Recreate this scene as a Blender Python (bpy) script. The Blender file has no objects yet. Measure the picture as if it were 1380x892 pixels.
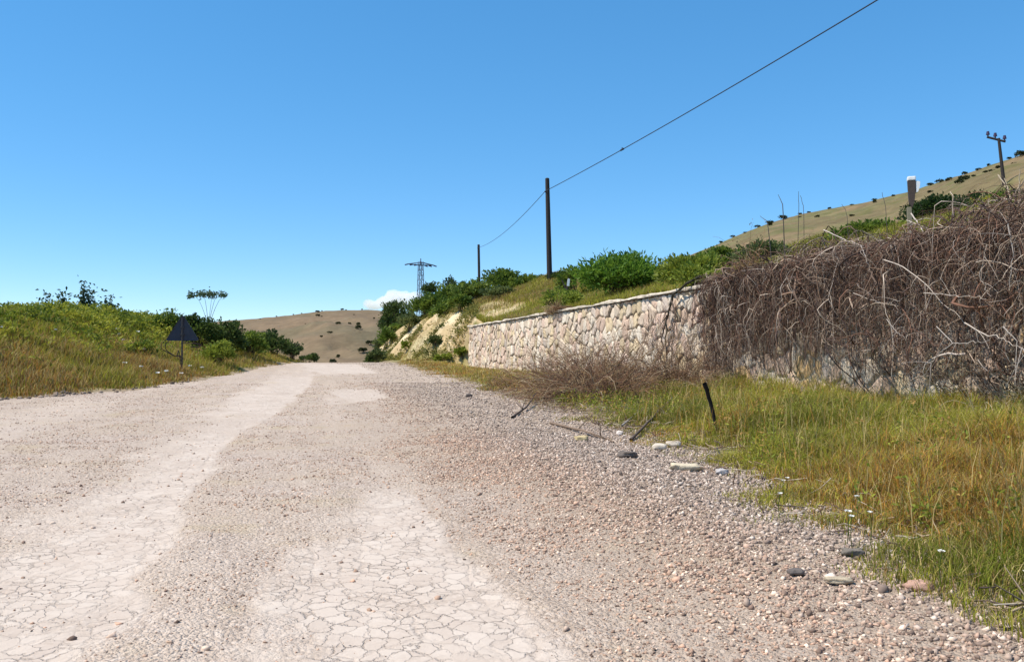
import bpy, bmesh, math
import numpy as np
from mathutils import Vector, Matrix

rng = np.random.default_rng(11)
scene = bpy.context.scene
COL = scene.collection
PI = math.pi

# ------------------------------------------------------------------ camera numbers (photo pixels 1380 x 892)
FPX = 1150.0
PITCH = math.atan(.02957)
YAW = math.atan(.2522 / 1.00044)
CAMZ = 1.45

def ray(px, py):
    x = (px - 690) / FPX; y = (446 - py) / FPX
    F = math.cos(PITCH) - y * math.sin(PITCH); U = math.sin(PITCH) + y * math.cos(PITCH)
    return np.array([x * math.cos(YAW) + F * math.sin(YAW), -x * math.sin(YAW) + F * math.cos(YAW), U])

def at(px, py, Y):
    r = ray(px, py); return np.array([0, 0, CAMZ]) + r * (Y / r[1])

# ------------------------------------------------------------------ noise
_perm = np.random.default_rng(5).random((256, 256))
def vnoise(x, y, s=1.0, o=0):
    x = np.asarray(x, float) * s + 17.3 + 31.7 * o; y = np.asarray(y, float) * s + 9.1 + 12.9 * o
    xi = np.floor(x).astype(int); yi = np.floor(y).astype(int)
    fx = x - xi; fy = y - yi
    fx = fx * fx * (3 - 2 * fx); fy = fy * fy * (3 - 2 * fy)
    a = _perm[xi & 255, yi & 255]; b = _perm[(xi + 1) & 255, yi & 255]
    c = _perm[xi & 255, (yi + 1) & 255]; d = _perm[(xi + 1) & 255, (yi + 1) & 255]
    return (a * (1 - fx) + b * fx) * (1 - fy) + (c * (1 - fx) + d * fx) * fy
def fbm(x, y, s=1.0, n=4, o=0):
    v = 0; a = .5; t = 0
    for i in range(n):
        v = v + a * vnoise(x, y, s * 2 ** i, o + i); t += a; a *= .5
    return v / t
def ss(a, b, x):
    t = np.clip((np.asarray(x, float) - a) / (b - a), 0, 1); return t * t * (3 - 2 * t)
def lerp(a, b, t): return a + (b - a) * t
def mixc(a, b, t):
    t = np.asarray(t)[..., None]; return np.asarray(a) * (1 - t) + np.asarray(b) * t

# ------------------------------------------------------------------ mesh helpers
def mesh_np(name, V, F, C=None, smooth=False, attrs=None):
    V = np.asarray(V, np.float32); F = np.asarray(F, np.int32)
    me = bpy.data.meshes.new(name)
    me.vertices.add(len(V)); me.vertices.foreach_set('co', V.ravel())
    nf, k = F.shape
    me.loops.add(nf * k); me.loops.foreach_set('vertex_index', F.ravel())
    me.polygons.add(nf)
    me.polygons.foreach_set('loop_start', np.arange(0, nf * k, k, dtype=np.int32))
    me.polygons.foreach_set('loop_total', np.full(nf, k, np.int32))
    if smooth: me.polygons.foreach_set('use_smooth', np.ones(nf, bool))
    if C is not None:
        C = np.asarray(C, np.float32)
        if C.shape[1] == 3: C = np.hstack([C, np.ones((len(C), 1), np.float32)])
        a = me.color_attributes.new('Col', 'FLOAT_COLOR', 'POINT'); a.data.foreach_set('color', C.ravel())
    for k2, v in (attrs or {}).items():
        a = me.attributes.new(k2, 'FLOAT', 'POINT'); a.data.foreach_set('value', np.asarray(v, np.float32))
    me.update(calc_edges=True); me.validate()
    return me

def link(name, me, mat, parent=None, loc=(0, 0, 0), rz=0):
    o = bpy.data.objects.new(name, me); COL.objects.link(o)
    if mat is not None and not me.materials: me.materials.append(mat)
    o.location = loc; o.rotation_euler = (0, 0, rz)
    if parent: o.parent = parent
    return o
def tag(o, label, cat, group=None, kind=None):
    if label: o['label'] = label
    if cat: o['category'] = cat
    if group: o['group'] = group
    if kind: o['kind'] = kind
    return o
def struct(o): o['kind'] = 'structure'; return o
def thing(name, label, cat, loc, group=None, rz=0):
    o = bpy.data.objects.new(name, None); COL.objects.link(o)
    o.empty_display_size = .2; o.location = tuple(loc); o.rotation_euler = (0, 0, rz)
    return tag(o, label, cat, group)
def dup(root, loc, rz, sc, label, group):
    r = root.copy(); COL.objects.link(r); r.location = tuple(loc); r.rotation_euler = (0, 0, rz); r.scale = sc
    r['label'] = label; r['group'] = group
    for ch in root.children:
        c = ch.copy(); COL.objects.link(c); c.parent = r
    return r

def bm_mesh(name, bm):
    me = bpy.data.meshes.new(name); bm.to_mesh(me); bm.free(); return me
def bm_box(bm, c, s, rot=None, bev=0.0):
    r = bmesh.ops.create_cube(bm, size=1.0)
    vs = r['verts']
    for v in vs:
        v.co = Vector((v.co.x * s[0], v.co.y * s[1], v.co.z * s[2]))
    if bev > 0:
        es = list({e for v in vs for e in v.link_edges})
        rb = bmesh.ops.bevel(bm, geom=es, offset=bev, segments=2, affect='EDGES', profile=.6)
        vs = list({v for f in rb['faces'] for v in f.verts} | {v for v in vs if v.is_valid})
    for v in vs:
        co = v.co.copy()
        if rot is not None: co = rot @ co
        v.co = co + Vector(c)
    return vs
def bm_tube(bm, p, q, r0, r1=None, n=8):
    r1 = r0 if r1 is None else r1
    p = Vector(p); q = Vector(q); d = (q - p); L = d.length
    m = d.to_track_quat('Z', 'Y').to_matrix().to_4x4(); m.translation = (p + q) / 2
    return bmesh.ops.create_cone(bm, cap_ends=True, segments=n, radius1=r0, radius2=r1, depth=L, matrix=m)['verts']

def tubes(P, R, sides=3):
    """P (n,k,3) paths, R (n,k) radii -> verts, quad faces"""
    n, k, _ = P.shape
    T = np.gradient(P, axis=1); T /= np.linalg.norm(T, axis=2, keepdims=True) + 1e-9
    ref = rng.normal(size=(n, 1, 3)); ref = np.repeat(ref, k, 1)
    A = np.cross(T, ref); A /= np.linalg.norm(A, axis=2, keepdims=True) + 1e-9
    B = np.cross(T, A)
    ang = np.arange(sides) * 2 * PI / sides
    V = P[:, :, None, :] + R[:, :, None, None] * (A[:, :, None, :] * np.cos(ang)[None, None, :, None] + B[:, :, None, :] * np.sin(ang)[None, None, :, None])
    idx = np.arange(n * k * sides).reshape(n, k, sides)
    a = idx[:, :-1, :]; b = np.roll(idx, -1, 2)[:, :-1, :]; c = np.roll(idx, -1, 2)[:, 1:, :]; d = idx[:, 1:, :]
    F = np.stack([a, b, c, d], -1).reshape(-1, 4)
    return V.reshape(-1, 3), F
def rep_cols(C, per): return np.repeat(C, per, axis=0)

def blades(P, H, Wd, lean, C, Ctip=None):
    """grass blades: 5 verts, 3 tris each"""
    n = len(P)
    az = rng.uniform(0, 2 * PI, n); az2 = az + PI / 2 + rng.normal(0, .5, n)
    d = np.stack([np.cos(az), np.sin(az), 0 * az], 1); w = np.stack([np.cos(az2), np.sin(az2), 0 * az], 1) * (Wd / 2)[:, None]
    up = np.array([0, 0, 1.0])
    l1 = (lean * H * .25)[:, None] * d; l2 = (lean * H * .95)[:, None] * d
    m = P + l1 + up * (H * .55)[:, None]; t = P + l2 + up * (H * (1 - .25 * lean))[:, None]
    V = np.stack([P - w, P + w, m - w * .75, m + w * .75, t], 1).reshape(-1, 3)
    i = (np.arange(n) * 5)[:, None]
    F = np.concatenate([i + [0, 1, 2], i + [1, 3, 2], i + [2, 3, 4]], 1).reshape(-1, 3)
    if Ctip is None: Ctip = C
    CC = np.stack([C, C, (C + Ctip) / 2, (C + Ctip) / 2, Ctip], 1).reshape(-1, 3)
    return V, F, CC

def leafcards(P, D, L, Wd, C, fold=.25):
    """leaves at P pointing along D, folded diamonds: 4 verts, 2 tris"""
    n = len(P)
    D = D / (np.linalg.norm(D, axis=1, keepdims=True) + 1e-9)
    s = np.cross(D, rng.normal(size=(n, 3))); s /= np.linalg.norm(s, axis=1, keepdims=True) + 1e-9
    nn = np.cross(D, s)
    mid = P + D * (L * .45)[:, None]
    tip = P + D * L[:, None] - np.array([0, 0, 1.]) * (L * .15)[:, None]
    a = mid + s * (Wd / 2)[:, None] + nn * (Wd * fold)[:, None]; b = mid - s * (Wd / 2)[:, None] + nn * (Wd * fold)[:, None]
    V = np.stack([P, a, tip, b], 1).reshape(-1, 3)
    i = (np.arange(n) * 4)[:, None]
    F = np.concatenate([i + [0, 1, 2], i + [0, 2, 3]], 1).reshape(-1, 3)
    return V, F, np.repeat(C, 4, axis=0)

def cat(parts):
    V = []; F = []; C = []; o = 0
    for v, f, c in parts:
        V.append(v); F.append(f + o); C.append(c); o += len(v)
    return np.concatenate(V), np.concatenate(F), np.concatenate(C)

_t = (1 + 5 ** .5) / 2
ICO_V = np.array([(-1, _t, 0), (1, _t, 0), (-1, -_t, 0), (1, -_t, 0), (0, -1, _t), (0, 1, _t), (0, -1, -_t), (0, 1, -_t), (_t, 0, -1), (_t, 0, 1), (-_t, 0, -1), (-_t, 0, 1)]) / math.sqrt(1 + _t * _t)
ICO_F = np.array([(0, 11, 5), (0, 5, 1), (0, 1, 7), (0, 7, 10), (0, 10, 11), (1, 5, 9), (5, 11, 4), (11, 10, 2), (10, 7, 6), (7, 1, 8), (3, 9, 4), (3, 4, 2), (3, 2, 6), (3, 6, 8), (3, 8, 9), (4, 9, 5), (2, 4, 11), (6, 2, 10), (8, 6, 7), (9, 8, 1)])
OCT_V = np.array([(1, 0, 0), (-1, 0, 0), (0, 1, 0), (0, -1, 0), (0, 0, 1), (0, 0, -1)], float)
OCT_F = np.array([(0, 2, 4), (2, 1, 4), (1, 3, 4), (3, 0, 4), (2, 0, 5), (1, 2, 5), (3, 1, 5), (0, 3, 5)])
def pebbles(P, S, C, base='ico', flat=.62):
    BV, BF = (ICO_V, ICO_F) if base == 'ico' else (OCT_V, OCT_F)
    n = len(P); k = len(BV)
    V = BV[None] * (1 + rng.uniform(-.42, .38, (n, k, 1))) + rng.uniform(-.28, .28, (n, k, 3))
    sc = np.stack([rng.uniform(.7, 1.35, n), rng.uniform(.6, 1.1, n), rng.uniform(.45, .95, n) * flat / .62], 1) * S[:, None]
    V = V * sc[:, None, :]
    az = rng.uniform(0, 2 * PI, n); tl = rng.normal(0, .35, n)
    ct, st = np.cos(tl)[:, None], np.sin(tl)[:, None]
    y = V[..., 1] * ct - V[..., 2] * st; z = V[..., 1] * st + V[..., 2] * ct
    ca, sa = np.cos(az)[:, None], np.sin(az)[:, None]
    V = np.stack([V[..., 0] * ca - y * sa, V[..., 0] * sa + y * ca, z], -1) + P[:, None, :]
    F = (np.arange(n) * k)[:, None, None] + BF[None]
    return V.reshape(-1, 3), F.reshape(-1, 3), np.repeat(C, k, axis=0)

# ------------------------------------------------------------------ materials
def new_mat(name):
    m = bpy.data.materials.new(name); m.use_nodes = True
    nt = m.node_tree; b = nt.nodes['Principled BSDF']
    b.inputs['Specular IOR Level'].default_value = .25
    return m, nt, b
def N(nt, t, **kw):
    n = nt.nodes.new(t)
    for k, v in kw.items(): setattr(n, k, v)
    return n
def attr_mat(name, rough=.85, trans=0.0, noise=None, bump=None, spec=.25):
    m, nt, b = new_mat(name)
    at_ = N(nt, 'ShaderNodeAttribute', attribute_name='Col')
    out = at_.outputs['Color']
    tc = N(nt, 'ShaderNodeTexCoord')
    if noise:
        sc, amt = noise
        nz = N(nt, 'ShaderNodeTexNoise'); nz.inputs['Scale'].default_value = sc; nz.inputs['Detail'].default_value = 6
        nz.inputs['Roughness'].default_value = .65
        nt.links.new(tc.outputs['Object'], nz.inputs['Vector'])
        mr = N(nt, 'ShaderNodeMapRange'); mr.inputs['From Min'].default_value = .25; mr.inputs['From Max'].default_value = .75
        mr.inputs['To Min'].default_value = 1 - amt; mr.inputs['To Max'].default_value = 1 + amt
        nt.links.new(nz.outputs['Fac'], mr.inputs['Value'])
        mx = N(nt, 'ShaderNodeVectorMath', operation='SCALE')
        nt.links.new(out, mx.inputs[0]); nt.links.new(mr.outputs[0], mx.inputs['Scale']); out = mx.outputs[0]
    nt.links.new(out, b.inputs['Base Color'])
    b.inputs['Roughness'].default_value = rough; b.inputs['Specular IOR Level'].default_value = spec
    if bump:
        nb = N(nt, 'ShaderNodeTexNoise'); nb.inputs['Scale'].default_value = bump[0]; nb.inputs['Detail'].default_value = 8
        nb.inputs['Roughness'].default_value = .7
        nt.links.new(tc.outputs['Object'], nb.inputs['Vector'])
        bp = N(nt, 'ShaderNodeBump'); bp.inputs['Strength'].default_value = bump[1]; bp.inputs['Distance'].default_value = bump[2]
        nt.links.new(nb.outputs['Fac'], bp.inputs['Height']); nt.links.new(bp.outputs[0], b.inputs['Normal'])
    if trans > 0:
        tr = N(nt, 'ShaderNodeBsdfTranslucent'); nt.links.new(out, tr.inputs['Color'])
        ms = N(nt, 'ShaderNodeMixShader'); ms.inputs[0].default_value = trans
        nt.links.new(b.outputs[0], ms.inputs[1]); nt.links.new(tr.outputs[0], ms.inputs[2])
        nt.links.new(ms.outputs[0], nt.nodes['Material Output'].inputs['Surface'])
    return m
def plain_mat(name, col, rough=.7, metal=0, noise=(6, .25), bump=(20, .3, .01), spec=.3):
    m, nt, b = new_mat(name)
    tc = N(nt, 'ShaderNodeTexCoord')
    nz = N(nt, 'ShaderNodeTexNoise'); nz.inputs['Scale'].default_value = noise[0]; nz.inputs['Detail'].default_value = 6
    nt.links.new(tc.outputs['Object'], nz.inputs['Vector'])
    mx = N(nt, 'ShaderNodeMix', data_type='RGBA')
    c = np.array(col)
    mx.inputs['A'].default_value = tuple(c * (1 - noise[1])) + (1,); mx.inputs['B'].default_value = tuple(np.minimum(c * (1 + noise[1]), 1)) + (1,)
    nt.links.new(nz.outputs['Fac'], mx.inputs['Factor']); nt.links.new(mx.outputs['Result'], b.inputs['Base Color'])
    b.inputs['Roughness'].default_value = rough; b.inputs['Metallic'].default_value = metal; b.inputs['Specular IOR Level'].default_value = spec
    nb = N(nt, 'ShaderNodeTexNoise'); nb.inputs['Scale'].default_value = bump[0]; nb.inputs['Detail'].default_value = 6
    nt.links.new(tc.outputs['Object'], nb.inputs['Vector'])
    bp = N(nt, 'ShaderNodeBump'); bp.inputs['Strength'].default_value = bump[1]; bp.inputs['Distance'].default_value = bump[2]
    nt.links.new(nb.outputs['Fac'], bp.inputs['Height']); nt.links.new(bp.outputs[0], b.inputs['Normal'])
    return m

M_GROUND = attr_mat('soil_and_turf', .95, noise=(1.7, .28), bump=(9, .6, .06), spec=.1)
M_HILL = attr_mat('dry_hillside', .95, noise=(.35, .22), bump=(.9, .7, .6), spec=.1)
M_GRASS = attr_mat('grass_blades', .7, trans=.4, spec=.15)
M_LEAF = attr_mat('leaves', .6, trans=.4, spec=.25)
M_TWIG = attr_mat('bare_twigs', .85, spec=.15)
M_PEB = attr_mat('loose_stones', .9, noise=(40, .16), spec=.15)
M_WALL = attr_mat('rubble_masonry', .9, noise=(7, .22), bump=(28, .5, .02), spec=.15)
M_ROCK = attr_mat('weathered_rock', .9, noise=(9, .22), bump=(30, .6, .02), spec=.15)
M_CONC = plain_mat('weathered_concrete', (.50, .45, .36), .9)
M_POLE = plain_mat('tarred_timber', (.035, .028, .026), .8)
M_STEEL = plain_mat('galvanised_steel', (.16, .19, .24), .5, .3)
M_INSUL = plain_mat('dark_insulator', (.045, .03, .07), .35)
M_CABLE = plain_mat('cable_rubber', (.03, .035, .055), .6)
M_SIGN = plain_mat('dark_sign_back', (.048, .050, .066), .55)
M_SIGNPOST = plain_mat('rusted_post', (.055, .05, .05), .7)
M_WOOD = plain_mat('grey_wood', (.24, .21, .14), .85)
M_DARKWOOD = plain_mat('dark_wood', (.075, .055, .045), .8)
M_WHITE = plain_mat('white_paint', (.82, .82, .80), .6, noise=(8, .06))
M_CHAR = plain_mat('charred_wood', (.018, .015, .014), .9)
M_PETAL = plain_mat('white_petals', (.85, .83, .75), .6, noise=(8, .05))

# ------------------------------------------------------------------ terrain functions
XR = ([-30, 0, 3.5, 4.2, 6.3, 8.9, 12, 15, 20, 27, 36, 45, 62, 75, 95, 130, 180],
      [3.2, 3.3, 3.55, 3.8, 4.3, 5.05, 5.8, 6.1, 6.4, 6.6, 6.4, 6.2, 6.6, 7.0, 7.2, 8.2, 12])
XL = ([-30, 0, 15, 22, 26, 28.5, 31, 38, 48, 60, 75, 95, 130, 180],
      [-14, -13, -11.5, -9.9, -8.8, -6.8, -5.2, -3.3, -1.9, -.5, 1.2, 3, 5.5, 9])
def xr(Y): return np.interp(Y, *XR)
def xl(Y): return np.interp(Y, *XL)
def zroad(Y):
    Y = np.asarray(Y, float)
    z = .95 * ss(12, 62, Y)
    d = np.maximum(Y - 62, 0)
    return z - np.where(d < 60, .0006 * d * d, .0006 * 3600 + .072 * (np.minimum(d, 130) - 60))
def xfoot(Y): return np.interp(Y, [-50, 60, 63, 69, 80, 100, 130, 180], [12, 12.05, 10.4, 8.6, 8.2, 7.9, 9.2, 15])
def xtop(Y): return np.interp(Y, [-50, 59.9, 61, 66, 80, 100, 130, 180], [12.35, 12.35, 12.6, 13.2, 12.6, 11.6, 13, 20])
def ztop(Y): return np.interp(Y, [-50, 0, 50, 58, 62, 67, 82, 100, 125, 160], [3.3, 3.45, 3.5, 3.75, 4.5, 5.4, 5.4, 4.6, 3.2, -5])
def terrain(X, Y):
    X = np.asarray(X, float); Y = np.asarray(Y, float)
    zr = zroad(Y); r = xr(Y); l = xl(Y)
    rag = (vnoise(X, Y, .9, 3) - .5) * .7 + (vnoise(X, Y, 2.7, 4) - .5) * .35
    dr = X - r + rag; dl = l - X + rag
    n1 = (fbm(X, Y, .35, 4, 1) - .5); n2 = (fbm(X, Y, 1.8, 3, 2) - .5)
    # road bed
    z = zr - .14
    # right verge up to the wall foot or bank foot
    zb = np.where(Y < 62, .30 + .24 * ss(25, 58, Y), zr + .1)
    zb = lerp(zb, zr + .1, ss(58, 66, Y))
    f = xfoot(Y)
    t = np.clip((X - r) / np.maximum(f - r, .5), 0, 1)
    verge = lerp(zr + .03, zb, ss(0, 1, t)) + .10 * np.sin(np.clip(t, 0, 1) * PI) + n1 * .22 * ss(0, .3, t) + n2 * .08
    z = np.where(dr > -.9, lerp(z, verge, ss(-.9, .5, dr)), z)
    # cut bank / terrace
    tp = xtop(Y); zt = ztop(Y)
    u = np.clip((X - f) / (tp - f), 0, 1)
    gully = (fbm(X * .3, Y, .55, 4, 6) - .5)
    crag = np.abs(fbm(X * .8, Y, 1.3, 4, 7) - .5)
    bankn = np.where(Y > 60.5, (gully * 2.2 - crag * 1.0 + .16) * np.sin(PI * u) ** .6 * ss(60.5, 62.5, Y), 0)
    s = np.interp(Y, [0, 12, 25, 45, 58, 68, 85, 110, 150], [.30, .30, .30, .30, .34, .34, .30, .2, .05])
    past = np.maximum(X - tp, 0)
    up = zt + s * np.minimum(past, 8) + .06 * np.clip(past - 8, 0, 18) - .22 * np.clip(past - 34, 0, 90)
    up = up + n1 * .6 * ss(0, 3, past) + n2 * .15
    prof = np.where(Y > 60.5, u ** .85, ss(.0, 1, u))
    z = np.where(X > f, lerp(verge, up, prof) + bankn, z)
    z = np.where(X > tp, up, z)
    # left bank
    hb = 2.15 * ss(15, 36, Y) + .45
    hb = hb * (1 - .75 * ss(66, 84, Y))
    d = np.maximum(dl, 0)
    bank = zr + .03 + hb * ss(-.6, 9.5, d) ** 1.15 - .05 * np.maximum(d - 7, 0) + n1 * .8 * ss(.3, 4, d) + n2 * .18 * ss(0, .8, d)
    bank = bank - .12 * np.maximum(d - 15, 0) * ss(0, 20, d - 15)
    bank = np.maximum(bank, -8)
    z = np.where(dl > -.9, lerp(z, bank, ss(-.9, .5, dl)), z)
    # everything sinks beyond the crest
    far = np.hypot(X, np.maximum(Y, 0))
    z = z - .06 * np.maximum(np.maximum(Y - 95, 0), 0) * (X < 60)
    return np.maximum(z, -14)

def axis(dense, coarse):
    a = []
    for (s, e, st) in dense: a += list(np.arange(s, e - 1e-6, st))
    return np.unique(np.round(np.array(coarse[0] + a + coarse[1]), 4))
gx = axis([(-40, -14, .6), (-14, 11.6, .28), (11.6, 12.9, .07), (12.9, 30, .35), (30, 60, 1.5)],
          ([-3500, -1800, -900, -500, -300, -200, -140, -100, -75, -60, -50], [60, 70, 85, 105, 140, 200, 300, 500, 900, 1800, 3500]))
gy = axis([(-16, 3, .7), (3, 40, .22), (40, 110, .4), (110, 160, 1.5)],
          ([-3500, -1500, -600, -300, -150, -80, -50, -35, -25], [160, 180, 220, 300, 420, 600, 1000, 1800, 3500]))
GX, GY = np.meshgrid(gx, gy)
GZ = terrain(GX, GY)
GZ = np.where((np.abs(GX) > 90) | (GY > 170), np.minimum(GZ, -9), GZ)
def grid_faces(ny, nx):
    i = np.arange(ny * nx).reshape(ny, nx)
    return np.stack([i[:-1, :-1], i[:-1, 1:], i[1:, 1:], i[1:, :-1]], -1).reshape(-1, 4)
def ground_color(X, Y, Z):
    n = fbm(X, Y, .22, 4, 11); m = fbm(X, Y, 1.3, 3, 12)
    straw = np.array([.34, .25, .105]); olive = np.array([.19, .175, .048]); green = np.array([.12, .15, .028]); dirt = np.array([.26, .195, .13])
    c = mixc(straw, olive, ss(.35, .62, n)); c = mixc(c, green, ss(.5, .8, m) * .6)
    r = xr(Y); l = xl(Y)
    # gravelly dirt by the road
    e = np.maximum(1 - ss(.1, 1.3, X - r + (m - .5) * 1.5), 0) * (X > r - 2) * (X < 12) + np.maximum(1 - ss(0, .9, l - X + (m - .5) * 1.2), 0) * (X < l + 2)
    c = mixc(c, dirt * 1.25, np.clip(e, 0, 1))
    # ochre cut bank
    f = xfoot(Y); tp = xtop(Y)
    o = (Y > 60.3) * (Y < 150) * ss(-.3, .6, X - f + (m - .5) * 2) * (1 - ss(-.6, 1.0, X - tp + (m - .5) * 2.2))
    veg = ss(.54, .68, fbm(X, Y * .8, .5, 4, 14))
    och = mixc(np.array([.54, .41, .225]), np.array([.41, .29, .155]), fbm(X, Y + 3 * Z, 1.4, 4, 15))
    och = mixc(och, np.array([.66, .54, .34]), ss(.5, .75, fbm(X, Y, .7, 3, 16)))
    o = o * (1 - .45 * veg)
    o = np.maximum(o, 1.25 * ss(1.15, .55, np.hypot((X - 13.8) / 2.3, (Y - 60.5) / 5.5) + (m - .5) * .9) * (X > 12.3) * (1 - .5 * veg))
    c = mixc(c, och, np.clip(o, 0, 1))
    # bare soil in the retained terrace edge
    return c
g = link('ground', mesh_np('ground', np.stack([GX, GY, GZ], -1).reshape(-1, 3), grid_faces(len(gy), len(gx)), ground_color(GX, GY, GZ).reshape(-1, 3), True), M_GROUND)
struct(g)

# ------------------------------------------------------------------ road
def track_mask(X, Y):
    nx = (fbm(X * 1.4, Y * .7, 1.6, 4, 21) - .5); n2 = (fbm(X, Y * .6, .35, 3, 22) - .5)
    def band(a, b, sl=.35, sr=.12, wl=1.0, wr=.45):
        return ss(-sl, sl, X - a + (nx * 1.1 + n2 * .4) * wl) * (1 - ss(-sr, sr, X - b - (nx * .9 + n2 * .3) * wr))
    # right wheel track, cracked
    a = np.interp(Y, [0, 5.6, 7.2, 9, 11], [-.25, -.1, .13, .55, .85]); b = np.interp(Y, [0, 8, 9.5, 11], [1.24, 1.24, 1.14, 1.05])
    t1 = band(a, b, .4, .12) * (1 - ss(8.4, 11.2, Y + nx * 2.5))
    # left wheel track: one worn strip from the foreground to the crest
    a = np.interp(Y, [0, 8, 15, 22, 28, 33, 40], [-2.45, -2.2, -2.15, -2.1, -1.7, -1.2, -.9]); b = np.interp(Y, [0, 4.4, 8, 14, 17, 24, 33, 42, 60], [-.85, -.88, -1.02, -1.08, -.95, -.2, .5, .8, 1.0])
    t2 = band(a, b, .75, .13) * (1 - .35 * ss(15.5, 17.5, Y + nx * 5) * (1 - ss(20, 23, Y + nx * 5))) * (1 - .6 * ss(36, 42, Y + nx * 6))
    t3 = band(.9 + 0 * Y, 2.7 + 0 * Y, .5, .3) * ss(23.5, 25, Y + nx * 4) * (1 - ss(29, 33, Y + nx * 5)) * .75
    t4 = band(.6 + 0 * Y, 3.9 + 0 * Y, .5, .4) * ss(38, 44, Y + nx * 5) * (1 - ss(56, 60, Y))
    t5 = band(-6.8 + 0 * Y, -4.5 + 0 * Y, .8, .6) * ss(9, 14, Y + nx * 5) * (1 - ss(24, 32, Y + nx * 5)) * .45
    t6 = band(2.6 + 0 * Y, 3.3 + 0 * Y, .3, .3) * ss(11, 13, Y + nx * 4) * (1 - ss(17, 20, Y + nx * 4)) * .35
    return np.clip(t1 + t2 + t3 + t4 + t5 + t6, 0, 1)
rx = np.arange(-15, 15.01, .07)
ry = np.concatenate([np.arange(-14, 2, .5), np.arange(2, 12, .06), np.arange(12, 30, .12), np.arange(30, 80, .3), np.arange(80, 160, 2)])
RX, RY = np.meshgrid(rx, ry)
TM = track_mask(RX, RY)
def road_z(X, Y, tm):
    out = np.maximum(np.maximum(X - xr(Y), xl(Y) - X), 0)
    crust = .016 * ss(.3, .6, tm)
    loose = .035 * (fbm(X, Y, .9, 4, 31) - .5) * 2 + .014 * (fbm(X, Y, 5.5, 3, 32) - .5) * 2
    ridge = .030 * (1 - tm)
    shoulder = .05 * ss(1.5, 3.2, X) * (1 - ss(3.6, 6, X))
    return zroad(Y) + loose * (1 - .75 * tm) + ridge + shoulder * (Y < 30) - .30 * ss(.15, 2.2, out) - .012 + crust * 0
RZ = road_z(RX, RY, TM)
keep = (RX > xl(RY) - 2.0) & (RX < xr(RY) + 2.0)
RF = grid_faces(len(ry), len(rx)); RF = RF[keep.reshape(-1)[RF].all(1)]
used, inv = np.unique(RF, return_inverse=True)
RV = np.stack([RX, RY, RZ], -1).reshape(-1, 3)[used]
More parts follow.
